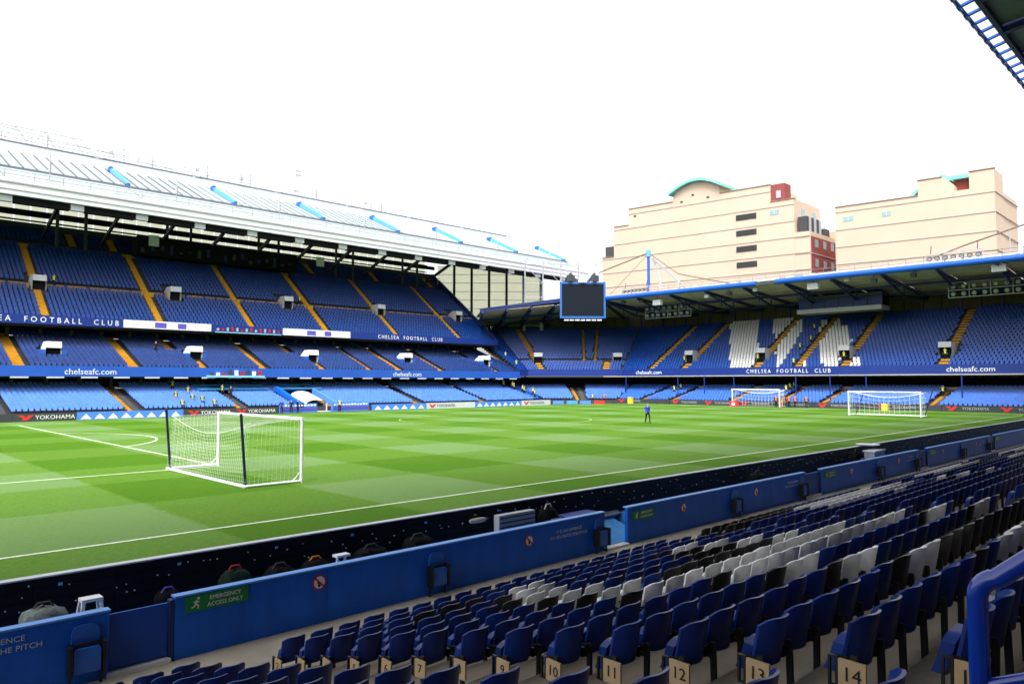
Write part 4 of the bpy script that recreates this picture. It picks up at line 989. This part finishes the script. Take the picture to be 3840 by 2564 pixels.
o = thing('gate_sill', 'white sill stone in the open gateway of the blue wall', 'sill', (20.4, WY, WB)); MB().box(19.9, 20.92, WY - .1, WY + .14, WB, WB + .06).build('slab', 'white', o)
o = thing('entry_ramp', 'pale blue ramp with grey steps seen through the open gateway', 'ramp', (20.6, -4.4, -1.0))
MB().prism([(19.7, WY + .13, WB + .07), (19.7, -3.5, -.61), (19.7, -3.5, -.9), (19.7, WY + .2, -1.4)], (2.3, 0, 0)).build('slope', 'track', o)
for k in range(3): MB().box(20.1, 22.4, -3.72 + k * .12, -3.60 + k * .12, -.60 + k * .06, -.54 + k * .06).build('step', 'grey', o)
for wi, x in ((0, 5.46), (1, 18.35), (2, 31.75), (3, 45.6), (4, 59.4)):
    text('IT IS AN OFFENCE', (x, WY - .012, -.22 if wi == 0 else -.34), X, .115, 'textg', walls[wi], sx=1.1, ext=.003); text('TO GO ONTO THE PITCH', (x, WY - .012, -.36 if wi == 0 else -.48), X, .115, 'textg', walls[wi], sx=1.1, ext=.003)
names = ['first', 'second', 'third', 'fourth', 'fifth']
for k, x in enumerate((8.32, 21.18, 34.73, 48.62, 62.9)):
    o = thing('emergency_sign', 'green emergency access sign, %s from the left on the blue wall' % names[k], 'sign', (x + .55, WY, -.25), 'green emergency signs on the wall')
    z = -.235 if k == 0 else -.34
    MB().box(x, x + 1.12, WY - .022, WY - .004, z - .135, z + .135).build('plate', 'sign_g', o)
    text('EMERGENCY', (x + .70, WY - .026, z + .055), X, .10, 'text', o, ext=.002); text('ACCESS ONLY', (x + .70, WY - .026, z - .06), X, .10, 'text', o, ext=.002)
    b = MB(); c0 = Vector((x + .19, WY - .027, z))
    def seg(p, q, w): b.beam(c0 + Vector((p[0], 0, p[1])), c0 + Vector((q[0], 0, q[1])), .004, w)
    seg((.01, .05), (-.02, -.01), .045); seg((-.02, -.01), (.035, -.04), .025); seg((.035, -.04), (.02, -.09), .022); seg((-.02, -.01), (-.04, -.05), .025); seg((-.04, -.05), (-.085, -.06), .022); seg((.01, .045), (.05, .02), .018); seg((.0, .045), (-.05, .03), .018)
    b.tube(c0 + Vector((.03, .002, .085)), c0 + Vector((.03, -.002, .085)), .024, 10); b.build('running_figure', 'text', o)
for k, x in enumerate((10.9, 16.82, 23.9, 28.7, 37.6, 43.7, 51.0, 58.0)):
    z = -.325 if k == 0 else -.40
    o = thing('prohibition_sign', 'round red and white prohibition sign, %s from the left on the blue wall' % ORD[k], 'sign', (x, WY, z), 'round prohibition signs on the wall')
    MB().tube((x, WY - .004, z), (x, WY - .016, z), .15, 24).build('ring', 'sign_r', o); MB().tube((x, WY - .0165, z), (x, WY - .019, z), .118, 24).build('face', 'text', o)
    MB().tube((x - .02, WY - .019, z - .0), (x - .02, WY - .023, z - .0), .03, 8).build('figure_head', 'ink', o)
    MB().beam((x - .015, WY - .021, z - .03), (x + .005, WY - .021, z - .085), .003, .055).build('figure_body', 'ink', o)
    MB().beam((x - .09, WY - .026, z + .085), (x + .09, WY - .026, z - .085), .004, .034).build('slash', 'sign_r', o)
ws_n = ['beside the first gate', 'midway along the second wall panel', 'at the edge of the open gateway', 'on the third wall panel', 'beside the third gate', 'on the fourth wall panel', 'beside the fourth gate', 'on the fifth wall panel', 'near the fifth gate']
for k, x in enumerate((6.78, 13.8, 19.6, 27.1, 32.4, 40.9, 46.4, 54.8, 60.9)):
    o = thing('steward_chair', 'blue fold-down steward seat hung on the wall ' + ws_n[k], 'folding seat', (x, WY - .1, WB), 'steward seats on the wall')
    z = -.72
    P = [(x - .20, z), (x - .20, z + .42), (x - .16, z + .50), (x - .08, z + .53), (x + .08, z + .53), (x + .16, z + .50), (x + .20, z + .42), (x + .20, z)]
    MB().prism([(a, WY - .06, c) for a, c in P], (0, .05, 0)).build('backrest', 'wallseat', o)
    MB().prism([(x - .19, WY - .20, z - .18), (x - .19, WY - .20, z + .16), (x - .16, WY - .19, z + .20), (x + .16, WY - .19, z + .20), (x + .19, WY - .20, z + .16), (x + .19, WY - .20, z - .18)], (0, .05, 0)).build('seat_pan', 'wallseat', o)
    for s in (-1, 1):
        MB().box(x + s * .235 - .02, x + s * .235 + .02, WY - .24, WY - .03, z - .22, z + .26).build('side_bracket', 'black', o)
        MB().box(x + s * .22 - .018, x + s * .22 + .018, WY - .12, WY - .07, WB, z - .225).build('leg', 'black', o)
    MB().box(x - .2, x + .2, WY - .145, WY - .13, z + .21, z + .27).build('hinge_bar', 'black', o)

# ------------------------------------------------ backs of the pitchside boards
bd = thing('board_back', 'long row of black board backs with bolts between grass and blue wall', 'advertising board', (35, -3.5, -.62))
bm = MB().box(0, 1.27, -3.55, -3.40, -.60, .275)
for i in range(4): bm.box(.02, 1.25, -3.575, -3.552, -.5 + i * .2, -.485 + i * .2)
bme = bm.mesh('board_module', 'board'); x = -9.
pl = MB()
while x < 100:
    put('board_module', bme, bd, Matrix.Translation((x, 0, random.uniform(-.006, .006)))); x += 1.28
MB().box(-9, 100, -3.57, -3.38, .29, .315).build('top_strip', 'lgrey', bd)
b = MB(); b2 = MB()
for i in range(300):
    x = -2 + 80 * (i / 300) ** 1.3 + random.uniform(-.2, .2); z = random.uniform(-.25, .2)
    if i % 9 == 0 and x < 18: b2.box(x, x + .06, -3.60, -3.576, .12, .165)
    else: b.box(x, x + .018, -3.60, -3.576, z, z + .018)
stuff(b.build('bolts', 'lgrey', bd)); stuff(b2.build('cable_sockets', 'cap', bd))
# photographers' gear on the track
def lump(o, name, c, r, m, seed, flat=.0, squash=1.):
    rnd = random.Random(seed); b = MB(); nu, nv = 12, 7; ph = [rnd.uniform(0, 6) for _ in range(6)]; P = []
    for j in range(nv + 1):
        v = math.pi * j / nv
        for i in range(nu):
            u = 2 * math.pi * i / nu; d = Vector((math.sin(v) * math.cos(u), math.sin(v) * math.sin(u), math.cos(v)))
            d = Vector((math.copysign(abs(d.x) ** .75, d.x), math.copysign(abs(d.y) ** .75, d.y), math.copysign(abs(d.z) ** .8, d.z)))
            w = 1 + .07 * math.sin(3 * u + ph[0]) * math.sin(2 * v + ph[1]) + .06 * math.sin(5 * u + ph[2] + 3 * v)
            P.append((c[0] + d.x * r[0] * w, c[1] + d.y * r[1] * w, max(-.615, c[2] + d.z * r[2] * w)))
    F = [(j * nu + i, j * nu + (i + 1) % nu, (j + 1) * nu + (i + 1) % nu, (j + 1) * nu + i) for j in range(nv) for i in range(nu)]
    b.add(P, F); return b.build(name, m, o, True)
def bag(label, c, r, m, seed, strap=None, pocket='dgrey'):
    o = thing('camera_bag', label, 'bag', (c[0], c[1], -.62), 'photographers\' bags behind the wall'); lump(o, 'body', c, r, m, seed)
    lump(o, 'pocket', (c[0] + r[0] * .15, c[1] - r[1] * .7, c[2] - r[2] * .15), (r[0] * .6, r[1] * .45, r[2] * .6), m, seed + 5)
    MB().box(c[0] - r[0] * .55, c[0] + r[0] * .75, c[1] - r[1] * 1.17, c[1] - r[1] * 1.12, c[2] + r[2] * .10, c[2] + r[2] * .16).build('zip', 'lgrey', o)
    MB().path([(c[0] - r[0] * .5, c[1], c[2] + r[2] * .8), (c[0] - r[0] * .25, c[1], c[2] + r[2] * 1.25), (c[0] + r[0] * .25, c[1], c[2] + r[2] * 1.25), (c[0] + r[0] * .5, c[1], c[2] + r[2] * .8)], .018, 6).build('handle', strap or pocket, o, True)
    return o
bag('grey rain-covered bag behind the wall at the left edge', (6.35, -4.35, -.25), (.33, .26, .26), 'bagg', 1)
bag('small black camera bag between the white step stool and the gate', (8.35, -4.15, -.36), (.24, .2, .2), 'bag', 2, 'purple')
bag('dark green bag with a red patch above the emergency sign', (9.55, -4.25, -.26), (.30, .24, .28), 'green_d', 3, 'sign_r')
bag('black bag right of the dark green bag', (10.5, -4.2, -.33), (.34, .26, .24), 'bag', 4)
bag('black bag with an orange strap beside the white stand', (11.35, -4.1, -.33), (.30, .24, .22), 'bag', 6, 'orange')
bag('black bag just right of the white stand', (12.7, -4.15, -.3), (.42, .26, .24), 'bag', 7)
bag('black bag left of the grey case above the wall seat', (14.0, -4.15, -.28), (.42, .26, .26), 'bag', 8)
bag('black camera backpack right of the grey case', (18.45, -4.2, -.18), (.30, .24, .33), 'bag', 9, 'lgrey')
bag('black bag behind the wall far along the boards', (30.6, -4.15, -.25), (.5, .26, .3), 'bag', 10)
bag('black bag beside the grey box near the right edge', (40.5, -4.2, -.15), (.5, .26, .4), 'bag', 11)
o = thing('step_stool', 'white plastic step stool standing behind the wall at left', 'stool', (7.05, -4.25, -.62))
MB().box(6.90, 7.22, -4.36, -4.12, -.06, -.01).build('top', 'white', o)
for sx_ in (-1, 1):
    for sy in (-1, 1): MB().beam((7.06 + sx_ * .20, -4.24 + sy * .16, -.62), (7.06 + sx_ * .13, -4.24 + sy * .09, -.062), .05, .05).build('leg', 'white', o)
for z, w in ((-.25, .15), (-.42, .175)): MB().box(7.06 - w, 7.06 + w, -4.40, -4.35, z, z + .06).build('rung', 'white', o)
o = thing('folding_stand', 'small white folding stand between the black bags', 'stand', (11.85, -4.3, -.62))
MB().box(11.68, 12.0, -4.42, -4.22, -.10, -.05).build('seat', 'white', o)
for a, c in ((-.17, .14), (.17, -.14), (-.15, -.13), (.15, .12)): MB().tube((11.84 + a, -4.32, -.62), (11.84 + c * .8, -4.32, -.10), .018, 6).build('leg', 'white', o)
o = thing('grey_case', 'grey ribbed equipment case standing behind the wall', 'case', (17.05, -4.4, -.62))
MB().box(16.38, 17.7, -4.42, -4.22, -.55, .19).build('shell', 'grey', o)
for k in range(6): MB().box(16.40, 17.68, -4.435, -4.422, -.5 + k * .12, -.47 + k * .12).build('rib', 'dgrey', o)
for x in (16.5, 17.5): MB().box(x, x + .1, -4.4, -4.25, -.62, -.55).build('foot', 'black', o)
o = thing('blue_bench', 'dark blue bench seat beside the open gateway', 'bench', (19.5, -4.3, -.62)); MB().box(18.85, 20.2, -4.5, -4.1, -.24, -.14).build('seat', 'fascia', o)
for x in (18.95, 20.0): MB().box(x, x + .08, -4.45, -4.15, -.62, -.242).build('leg', 'black', o)
o = thing('draped_cloth', 'pale cloth draped on the black board backs', 'cloth', (16.35, -3.6, -.05)); lump(o, 'fabric', (16.35, -3.62, -.02), (.30, .06, .07), 'cloth', 21)
o = thing('grey_box', 'small grey box behind the wall near the right edge', 'box', (42.5, -4.3, -.62)); MB().box(42., 43.4, -4.5, -4.0, -.61, .1).build('body', 'grey', o); MB().box(41.95, 43.45, -4.55, -3.95, .102, .16).build('lid', 'lgrey', o)
o = thing('white_dish', 'white tray left on the boards near the right edge', 'tray', (43.2, -3.6, .3)); MB().tube((43.2, -3.75, .33), (43.2, -3.75, .39), .45, 10, 0, .6).build('tray', 'white', o)

# ------------------------------------------------ near seats
def shell(x0, x1, z0, z1, y_of, th, ztop, nx=9, nz=7):
    b = MB(); P = [[], []]
    for s in (0, 1):
        for j in range(nz + 1):
            for i in range(nx + 1):
                u = -1 + 2 * i / nx; x = x0 + (x1 - x0) * i / nx; top = z1 - ztop(u); bot = z0 + ztop(u) * .4; z = bot + (top - bot) * j / nz
                P[s].append((x, y_of(u, (z - z0) / (z1 - z0)) + th * s, z))
    n = (nx + 1) * (nz + 1); w = nx + 1; F = []
    for j in range(nz):
        for i in range(nx):
            a = j * w + i; F.append((a, a + 1, a + w + 1, a + w)); F.append((n + a, n + a + w, n + a + w + 1, n + a + 1))
    for i in range(nx): F.append((i, n + i, n + i + 1, i + 1)); a = nz * w + i; F.append((a, a + 1, n + a + 1, n + a))
    for j in range(nz): a = j * w; F.append((a, a + w, n + a + w, n + a)); a = j * w + nx; F.append((a, n + a, n + a + w, a + w))
    b.add(P[0] + P[1], F); return b
rnd_top = lambda u: .06 * max(0, abs(u) - .55) ** 2 / .2025
back_b = shell(-.203, .203, .315, .71, lambda u, k: .105 * abs(u) ** 2.4 - .075 * k + .01, .024, rnd_top)
pan_b = shell(-.205, .205, .235, .53, lambda u, k: .145 + .04 * (1 - k) ** 2 - .05 * k + .018 * u * u, .085, lambda u: .055 * max(0, abs(u) - .5) ** 2 / .25)
leg_b = MB().box(-.276, -.238, -.015, .035, 0, .44).box(-.272, -.242, .035, .16, .30, .335)
bar_b = MB().box(-.236, .24, .075, .105, .315, .345).box(-.232, -.20, .06, .16, .30, .40).box(.20, .232, .06, .16, .30, .40)
back_me = {c: back_b.mesh('backrest', m, True) for c, m in (('b', 'seat'), ('w', 'seat_white'), ('k', 'seat_dark'))}
pan_me = {c: pan_b.mesh('seat_pan', m, True) for c, m in (('b', 'seat'), ('w', 'seat_white'), ('k', 'seat_dark'))}
leg_me = leg_b.mesh('leg', 'black'); bar_me = bar_b.mesh('hinge_bar', 'black')
plate_me = MB().box(-.302, -.28, -.085, .115, .195, .405).mesh('number_plate', 'plate')
pframe_b = MB()
for y in (.12, .175): pframe_b.box(-.30, -.275, y, y + .018, .20, .40)
for z in (.19, .40): pframe_b.box(-.30, -.275, .12, .193, z, z + .015)
pframe_me = pframe_b.mesh('plate_frame', 'black')
WH = {4: [7, 8], 5: [6, 7, 15, 16], 6: [5, 6, 15, 16], 7: [5, 6, 15, 16], 8: [5, 6, 15, 16], 9: list(range(5, 18)), 10: list(range(7, 20)), 11: [7, 8, 18, 19], 12: [7, 8, 18, 19], 13: [7, 8], 14: [8, 9, 10, 11]}
BK = {4: [3, 4, 5], 5: [5, 14], 6: [4, 13, 14], 7: [4, 12, 13, 14], 8: [4] + list(range(8, 15)), 9: [4], 10: [6], 11: [6, 17], 12: [6, 17], 13: [6] + list(range(9, 19)), 14: [6]}
WH2 = {3: list(range(8, 20)), 4: list(range(7, 22)), 5: list(range(6, 20)), 6: [12, 13, 20, 21], 7: [19, 20, 21], 8: [20, 21]}
BK2 = {2: list(range(0, 10)), 3: list(range(0, 8)), 7: [17, 18], 8: [18, 19]}
seats = []
blocks = [(-1, 7.83 - .515 * 18, 18)] + [(k, AIS[k][1], int((AIS[k + 1][0] - AIS[k][1]) / .515)) for k in range(5)]
for bi, xs0, n in blocks:
    for i in range(2, 17):
        for j in range(n):
            c = 'b'
            if bi == 0: c = 'w' if j in WH.get(i, ()) else 'k' if j in BK.get(i, ()) else 'b'
            elif bi == 1: c = 'w' if j in WH2.get(i, ()) else 'k' if j in BK2.get(i, ()) else 'b'
            elif bi >= 2: c = 'w' if (i in (3, 4) and 4 < j < 18) or (i in (6, 7) and j > 14) else 'k' if i == 5 and j > 9 else 'b'
            x = xs0 + .2575 + .515 * j; y = row_y(i) + random.uniform(-.006, .006); z = row_z(i) + .008
            seats.append((x, y, z, bi, i, j, n, c))
cp = Vector(cam_o.location); inv = cam_o.matrix_basis.inverted()
def vis(s):
    v = inv @ Vector((s[0], s[1], s[2] + .55)); 
    if v.z > -.3: return None
    a, b_ = v.x / -v.z, v.y / -v.z
    return (-v.z) if abs(a) < .715 and abs(b_) < .52 else None
rank = sorted([(vis(s), k) for k, s in enumerate(seats) if vis(s)])
near = set(k for _, k in rank[:300]); plate_done = 0
CN = {'b': 'dark blue', 'w': 'white', 'k': 'black'}
rest = {'b': [], 'w': [], 'k': []}
for k, (x, y, z, bi, i, j, n, c) in enumerate(seats):
    if k in near:
        blk = 'left of the aisle' if bi == -1 else 'right of the aisle' if bi == 0 else 'in the block beyond'
        pos = (n - 1 - j) if bi == -1 else j
        o = bpy.data.objects.new('tip_up_seat', None); col.objects.link(o); o.location = (x, y, z); o.empty_display_size = .1
        o.rotation_euler = (random.uniform(-.03, .03), random.uniform(-.012, .012), random.uniform(-.045, .045))
        tag(o, '%s tip-up seat, %s from the aisle in the %s row %s' % (CN[c], ORD[pos], ORD[i - 2], blk), 'seat', 'tip-up seats of the near stand')
        parts = [('backrest', back_me[c]), ('seat_pan', pan_me[c]), ('leg', leg_me), ('hinge_bar', bar_me)]
        if bi == 0 and j == 0: parts += [('number_plate', plate_me), ('plate_frame', pframe_me)]
        for nm, me in parts:
            q = bpy.data.objects.new(nm, me); col.objects.link(q); q.parent = o
            if nm == 'seat_pan': q.rotation_euler = (random.uniform(-.10, .10), 0, 0)
            if nm == 'number_plate':
                t = bpy.data.objects.new('number', text_mesh(str(i), .145, 'ink', .002)); col.objects.link(t); t.parent = q
                t.matrix_local = frame_mx((-.3045, .015, .30), (0, -1, 0), (0, 0, 1))
    elif vis(s=(x, y, z)) or (bi in (-1, 0)): rest[c].append((x, y, z))
def bulk(items):
    tm = []
    for mb_, sl in ((LB, None), (LP, None), (leg_b, 2)): tm.append((np.array(mb_.v), mb_.f, sl))
    V = []; F = []; MI = []; o = 0; mi = {'b': 0, 'w': 1, 'k': 3}
    for c, L_ in items.items():
        for p in L_:
            a = random.uniform(-.03, .03)
            for v, f, sl in tm:
                V.append(v + np.array(p) + np.stack([-v[:, 1] * a, v[:, 0] * a, 0 * v[:, 0]], 1)); F += [tuple(q + o for q in g) for g in f]; MI += [mi[c] if sl is None else sl] * len(f); o += len(v)
    me = bpy.data.meshes.new('seat_rows'); me.from_pydata(np.concatenate(V).tolist(), [], F)
    for m in ('seat', 'seat_white', 'black', 'seat_dark'): me.materials.append(M[m])
    me.polygons.foreach_set('material_index', MI); me.polygons.foreach_set('use_smooth', [True] * len(F)); me.set_sharp_from_angle(angle=R(38)); me.update()
    return me
LB = shell(-.203, .203, .315, .71, lambda u, k: .105 * abs(u) ** 2.4 - .075 * k + .01, .024, rnd_top, 6, 3)
LP = shell(-.205, .205, .235, .53, lambda u, k: .145 + .04 * (1 - k) ** 2 - .05 * k + .018 * u * u, .085, lambda u: .055 * max(0, abs(u) - .5) ** 2 / .25, 4, 2)
o = stuff(put('seat_rows', bulk(rest))); o['label'] = 'remaining rows of blue, white and black tip-up seats receding along the near stand'; o['category'] = 'seats'
# plates at the far aisle ends, row by row
# ------------------------------------------------ people
def body(kind):
    S = {}     # joint: position, radius ; figure faces +y, height about 1.76
    if kind == 'sit':
        J = dict(pel=((0, 0, .52), .15), waist=((0, -.03, .72), .135), chest=((0, .0, .95), .155), neck=((0, .03, 1.12), .06), head=((0, .06, 1.24), .098), crown=((0, .05, 1.36), .085),
                 lsh=((-.19, .0, 1.04), .065), lel=((-.25, .10, .80), .048), lwr=((-.15, .32, .70), .036), lha=((-.11, .39, .68), .04),
                 rsh=((.19, .0, 1.04), .065), rel=((.25, .10, .80), .048), rwr=((.15, .32, .70), .036), rha=((.11, .39, .68), .04),
                 lhi=((-.10, .03, .50), .10), lkn=((-.13, .42, .50), .07), lan=((-.13, .42, .10), .048), lto=((-.14, .58, .05), .042),
                 rhi=((.10, .03, .50), .10), rkn=((.13, .42, .50), .07), ran=((.13, .42, .10), .048), rto=((.14, .58, .05), .042))
    else:
        w = .22 if kind == 'walk' else .03; a = .20 if kind == 'walk' else .04
        J = dict(pel=((0, 0, .94), .145), waist=((0, .0, 1.10), .13), chest=((0, .0, 1.33), .155), neck=((0, .01, 1.49), .058), head=((0, .04, 1.60), .096), crown=((0, .03, 1.70), .085),
                 lsh=((-.19, 0, 1.42), .065), lel=((-.25, -.03 - a * .6, 1.15), .048), lwr=((-.25, .06 - a, .92), .036), lha=((-.25, .09 - a, .83), .042),
                 rsh=((.19, 0, 1.42), .065), rel=((.25, -.03 + a * .4, 1.15), .048), rwr=((.24, .10 + a, .94), .036), rha=((.23, .14 + a, .86), .042),
                 lhi=((-.10, 0, .88), .098), lkn=((-.11, .04 + w * .8, .50), .068), lan=((-.11, w, .09), .048), lto=((-.12, .15 + w, .045), .042),
                 rhi=((.10, 0, .88), .098), rkn=((.11, .02 - w * .3, .49), .068), ran=((.11, -w, .09), .048), rto=((.12, .15 - w, .045), .042))
    B = [('pel', 'waist', 1), ('waist', 'chest', 1), ('chest', 'neck', 0), ('neck', 'head', 0), ('head', 'crown', 4), ('chest', 'lsh', 1), ('lsh', 'lel', 2), ('lel', 'lwr', 2), ('lwr', 'lha', 0), ('chest', 'rsh', 1), ('rsh', 'rel', 2), ('rel', 'rwr', 2), ('rwr', 'rha', 0),
         ('pel', 'lhi', 3), ('lhi', 'lkn', 3), ('lkn', 'lan', 3), ('lan', 'lto', 5), ('pel', 'rhi', 3), ('rhi', 'rkn', 3), ('rkn', 'ran', 3), ('ran', 'rto', 5)]
    K = list(J); me = bpy.data.meshes.new('skel'); me.from_pydata([J[k][0] for k in K], [(K.index(a), K.index(c)) for a, c, _ in B], [])
    o = bpy.data.objects.new('skel', me); col.objects.link(o); o.modifiers.new('skin', 'SKIN'); ss = o.modifiers.new('sub', 'SUBSURF'); ss.levels = 1
    for i, k in enumerate(K):
        v = me.skin_vertices[0].data[i]; r = J[k][1]; v.radius = (r, r * (.75 if k in ('chest', 'waist', 'pel') else 1)); v.use_root = (k == 'pel')
    dg = bpy.context.evaluated_depsgraph_get(); dg.update(); out = bpy.data.meshes.new_from_object(o.evaluated_get(dg)); bpy.data.objects.remove(o)
    out.name = 'body'; out.materials.clear()
    for m in ('skin', 'hivis', 'cblack', 'cblack', 'hair', 'cblack'): out.materials.append(M[m])
    segs = [(Vector(J[a][0]), Vector(J[c][0]), m) for a, c, m in B]
    for p in out.polygons:
        c = p.center; best = 1e9; mi = 0
        for a, d, m in segs:
            t = max(0, min(1, (c - a).dot(d - a) / (d - a).length_squared)); q = (c - a.lerp(d, t)).length
            if q < best: best = q; mi = m
        if mi == 4 and c.y > J['head'][0][1] + .03 and c.z < J['crown'][0][2] - .02: mi = 0
        if mi == 0 and c.z > J['head'][0][2] and c.y < J['head'][0][1] - .03: mi = 4
        p.material_index = mi; p.use_smooth = True
    return out
BODY = {k: body(k) for k in ('stand', 'walk', 'sit')}
HAIR = MB()
def person(label, loc, ang, kind='stand', top='hivis', arms='cblack', legs='cblack', group=None, scale=1.):
    o = bpy.data.objects.new('person', BODY[kind]); col.objects.link(o); o.location = loc; o.rotation_euler = (0, 0, ang); o.scale = (scale,) * 3
    for i, m in ((1, top), (2, arms), (3, legs)): o.material_slots[i].link = 'OBJECT'; o.material_slots[i].material = M[m]
    return tag(o, label, 'person', group)
S_ = math.pi            # facing -y (towards the pitch from the side stand)
person('person in a blue top and dark trousers walking on the pitch', (56.6, 19.5, .0), R(150), 'walk', 'cblue', 'cblue', 'cblack')
def zl(y): return .30 + (int((y - 70.4) / .785)) * .204
sl = [(37.06, 77.7, 'highest of the group left of the dugout'), (38.5, 76.4, 'second highest of the group left of the dugout'), (37.9, 73.3, 'in the middle of the lower left group'), (38.6, 72.0, 'lower right in the lower left group'), (39.7, 71.0, 'right end of the group front row'), (35.9, 71.0, 'left end of the group front row'), (42.5, 75.6, 'by the aisle left of the dugout roofs')]
for i, (x, y, s) in enumerate(sl): person('steward in yellow among pale blue seats, ' + s, (x, y, zl(y) + .02), S_ + random.uniform(-.4, .4), 'sit' if i not in (0, 6) else 'stand', 'hivis', group='stewards on the side stand')
person('steward in a yellow vest and red trousers among the pale blue seats', (36.0, 73.5, zl(73.5)), S_ + .3, 'stand', 'hivis', 'cblack', 'hiora')
person('person in dark clothes standing in the aisle left of the dugout roofs', (43.4, 75.0, zl(75)), S_ - .5, 'stand', 'cblack', 'cblack')
person('person in a dark suit standing in the middle tier of the side stand', (36.4, 82.1, 5.10 + 7 * .29), S_, 'stand', 'cblack')
for x, y, s in ((25.0, 88.3, 'left one beside the leftmost upper tier entrance'), (26.0, 88.3, 'right one beside the leftmost upper tier entrance'), (58.6, 88.3, 'left one beside the middle upper tier entrance'), (59.9, 88.3, 'right one beside the middle upper tier entrance')):
    person('steward in yellow, ' + s, (x, y, 11.15 + 8 * .542), S_, 'stand', 'hivis', group='stewards on the side stand')
for x, y, t, s in ((48.3, 68.75, 'cblack', 'left of the pair in dark suits before the dugout'), (49.2, 68.75, 'cblack', 'right of the pair in dark suits before the dugout'), (47.0, 68.75, 'cblue', 'in a blue jacket left of the dark-suited pair'), (55.3, 68.7, 'hivis', 'in a yellow vest at the mouth of the tunnel')):
    person('person %s' % s, (x, 68.2, -.42), S_ + random.uniform(-.6, .6), 'stand', t, group='people by the dugout')
# stewards along the corner stair and lower corner
for i in range(9):
    f = i / 8; x = 93.6 + 3.6 * (i % 2) * .25 + f * 2.2; y = 79.3 - f * 8.2
    person('steward in yellow on the corner stair, %s from the top' % ORD[i], (x, y, zl(min(y, 80.4)) + .25), S_ + random.uniform(-.5, .5), 'stand', 'hivis', group='stewards lining the corner stair')
for i in range(5):
    person('steward in yellow on steps between the stands, %s from the top' % ORD[i], (97.9, 89.4 - i * 2.9, 12.4 - i * 1.62), S_ - .6, 'stand', 'hivis', group='stewards on the upper corner steps')
for x, y, t, s in ((104.6, 62.6, 'hiora', 'in an orange vest at the corner end of the far boards'), (104.3, 65.0, 'hivis', 'in a yellow vest beside the corner boards')): person('person ' + s, (x, y, -.2), R(110), 'stand', t, group='people at the far corner')
def zel(x): return .35 + int((x - 107.6) / .8) * .179
for x, y, t, s in ((112.2, 53.3, 'hivis', 'left of a pair in yellow vests in the lower end tier'), (113.8, 53.0, 'hivis', 'right of a pair in yellow vests in the lower end tier'), (115.4, 33.4, 'hivis', 'top of three behind the main goal'), (114.0, 33.4, 'hivis', 'middle of three behind the main goal'), (112.4, 33.3, 'hivis', 'lowest of three behind the main goal'), (113.1, 11.9, 'hivis', 'on the aisle right of the portable far goal')):
    person('steward in yellow, ' + s, (x, y, zel(x)), R(100), 'stand', t, group='stewards on the end stand')
for i, y in enumerate((31.2, 30.0, 29.3, 28.4, 26.8)): person('person in an orange vest right of the main goal, %s from the left' % ORD[i], (104.8, y, -.12), R(90) + random.uniform(-.6, .6), 'stand', 'hiora', group='people in orange by the main goal')
def zeu(x): return 5.55 + int((x - 112.2) / .752) * .4214
for x, y, s in ((123.3, 33.4, 'highest on the aisle between the white letters'), (119.4, 32.3, 'second highest between the white letters'), (117.4, 33.2, 'left on the aisle between the white letters'), (112.8, 32.2, 'lowest on the aisle between the white letters'),
                (114.3, 25.2, 'in the entrance right of the white letters'), (114.3, 11.8, 'in the rightmost upper entrance'), (114.4, 52.6, 'beside the entrance left of white letters'), (114.3, 38.8, 'in the entrance between the white bars')):
    person('steward in yellow in the upper end tier, ' + s, (x, y, zeu(x) + .06), R(90), 'stand', 'hivis', group='stewards on the end stand')
